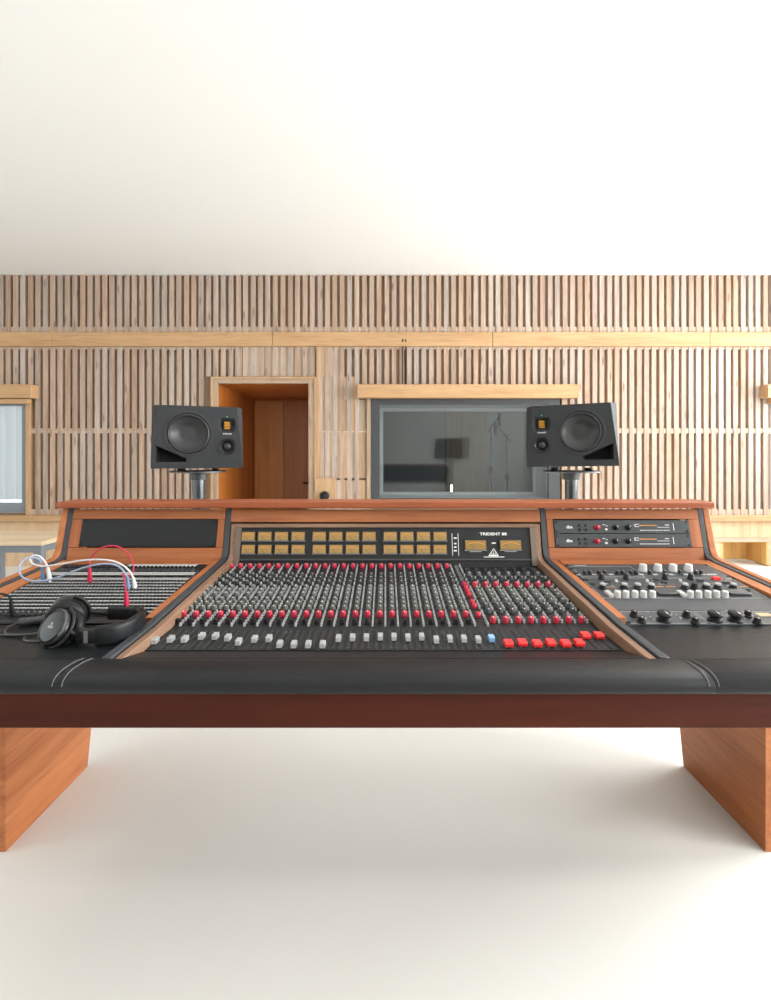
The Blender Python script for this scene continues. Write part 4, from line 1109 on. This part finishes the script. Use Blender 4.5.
patch('patch_cable', 'crimson patch cable rising in a tall arc before the oak hutch', M['rcable'], M['rcable'], (((90.2, 584.5), (89.4, 566.5)), ((126.8, 608.5), (126, 591.5))),
      [(91.5, 557.5, .02), (98, 550, .03), (108, 545.9, .05), (119, 547, .07), (128, 553.5, .09), (133, 563, .10), (133.2, 571.5, .10), (129.5, 576.2, .09), (124.5, 575.6, .06), (122.6, 573.6, .04), (124.4, 580, .02)], .0021)
# black lead at the far left
A = bpt(12.3, 617.5); t = thing('patch_lead', 'black patch lead with upright plug at the left edge of the patch bays', 'cable', Tr(*A))
At = P(11.0, 600, A.y-.004); plug(t, A, At, M['black'], .0062)
MB().tube([At, P(9.5, 597, A.y), P(5, 594.6, A.y), P(-3, 593.4, A.y-.01), P(-14, 594, A.y-.03), P(-28, 600, A.y-.06), P(-36, 614, A.y-.09)], .0026, 8).build('cord', M['black'], t, smooth_ang=70)

# ------------------------------------------------------------------ light
def area(name, loc, rot, sx, sy, power, col):
    l = bpy.data.lights.new(name, 'AREA'); l.shape = 'RECTANGLE'; l.size = sx; l.size_y = sy; l.energy = power; l.color = col
    o = bpy.data.objects.new(name, l); COL.objects.link(o); o.location = loc; o.rotation_euler = rot; return o
# daylight in the side openings; left and right rear ones are added fill
def day(name, sgn, op, power, col):
    area(name, (sgn*(HALF+.15), (op[0]+op[1])/2, (op[2]+op[3])/2), (0, sgn*PI/2, 0), op[3]-op[2], op[1]-op[0], power, col)
day('daylight_right', 1, wr, 800, (1.0, .985, .985))
day('fill_right_rear', 1, wq, 640, (1.0, .985, .985))
day('fill_left', -1, wl, 65, (.96, .98, 1.0))
# round ceiling lamps over the desk
for i, (x, y) in enumerate([(x, y) for y in (-.7, 1.1) for x in (-2.4, -.8, .8, 2.4)]):
    t = thing('ceiling_lamp', 'round white ceiling lamp above and behind the desk', 'ceiling lamp', Tr(x, y, CEIL-.06), 'round ceiling lamps')
    MB().lathe([(.20, CEIL-.05), (.20, CEIL-.001)], 32, 0, Tr(x, y, 0)).build('housing', M['white'], t)
    MB().lathe([(.18, CEIL-.058), (.18, CEIL-.0505)], 32, 0, Tr(x, y, 0)).build('diffuser', M['diffuser'], t)
    l = bpy.data.lights.new('lamp_light', 'AREA'); l.shape = 'DISK'; l.size = .34; l.energy = 5; l.color = (1, .975, .94)
    o = bpy.data.objects.new('lamp_light', l); COL.objects.link(o); o.location = (x, y, CEIL-.065)
# added unseen lamp on the booth ceiling, to brighten the booth
t = thing('booth_fill_lamp', 'added round lamp brightening the booth from its ceiling, out of sight', 'ceiling lamp', Tr(1.4, 6.8, 2.85))
MB().lathe([(.16, 2.85), (.16, 2.899)], 28, 0, Tr(1.4, 6.8, 0)).build('diffuser', M['diffuser'], t)
l = bpy.data.lights.new('booth_fill', 'AREA'); l.shape = 'DISK'; l.size = .3; l.energy = 22; l.color = (.95, .98, 1)
o = bpy.data.objects.new('booth_fill', l); COL.objects.link(o); o.location = (1.4, 6.8, 2.84)
w = bpy.data.worlds.new('sky'); SC.world = w; w.use_nodes = True
bg = w.node_tree.nodes['Background']; bg.inputs[0].default_value = (.86, .92, 1.0, 1); bg.inputs[1].default_value = 1.8

# ------------------------------------------------------------------ camera
cd = bpy.data.cameras.new('camera'); cam = bpy.data.objects.new('camera', cd); COL.objects.link(cam)
cam.location = (0, 0, CZ); cam.rotation_euler = (PI/2, 0, 0)
cd.sensor_width = 36; cd.lens = F/1000*36; cd.shift_y = -(500-HY)/1000; cd.clip_start = .05
SC.camera = cam
vs_ = SC.view_settings; vs_.view_transform = 'Standard'; vs_.look = 'None'; vs_.gamma = 1; vs_.use_curve_mapping = False; vs_.exposure = -0.32
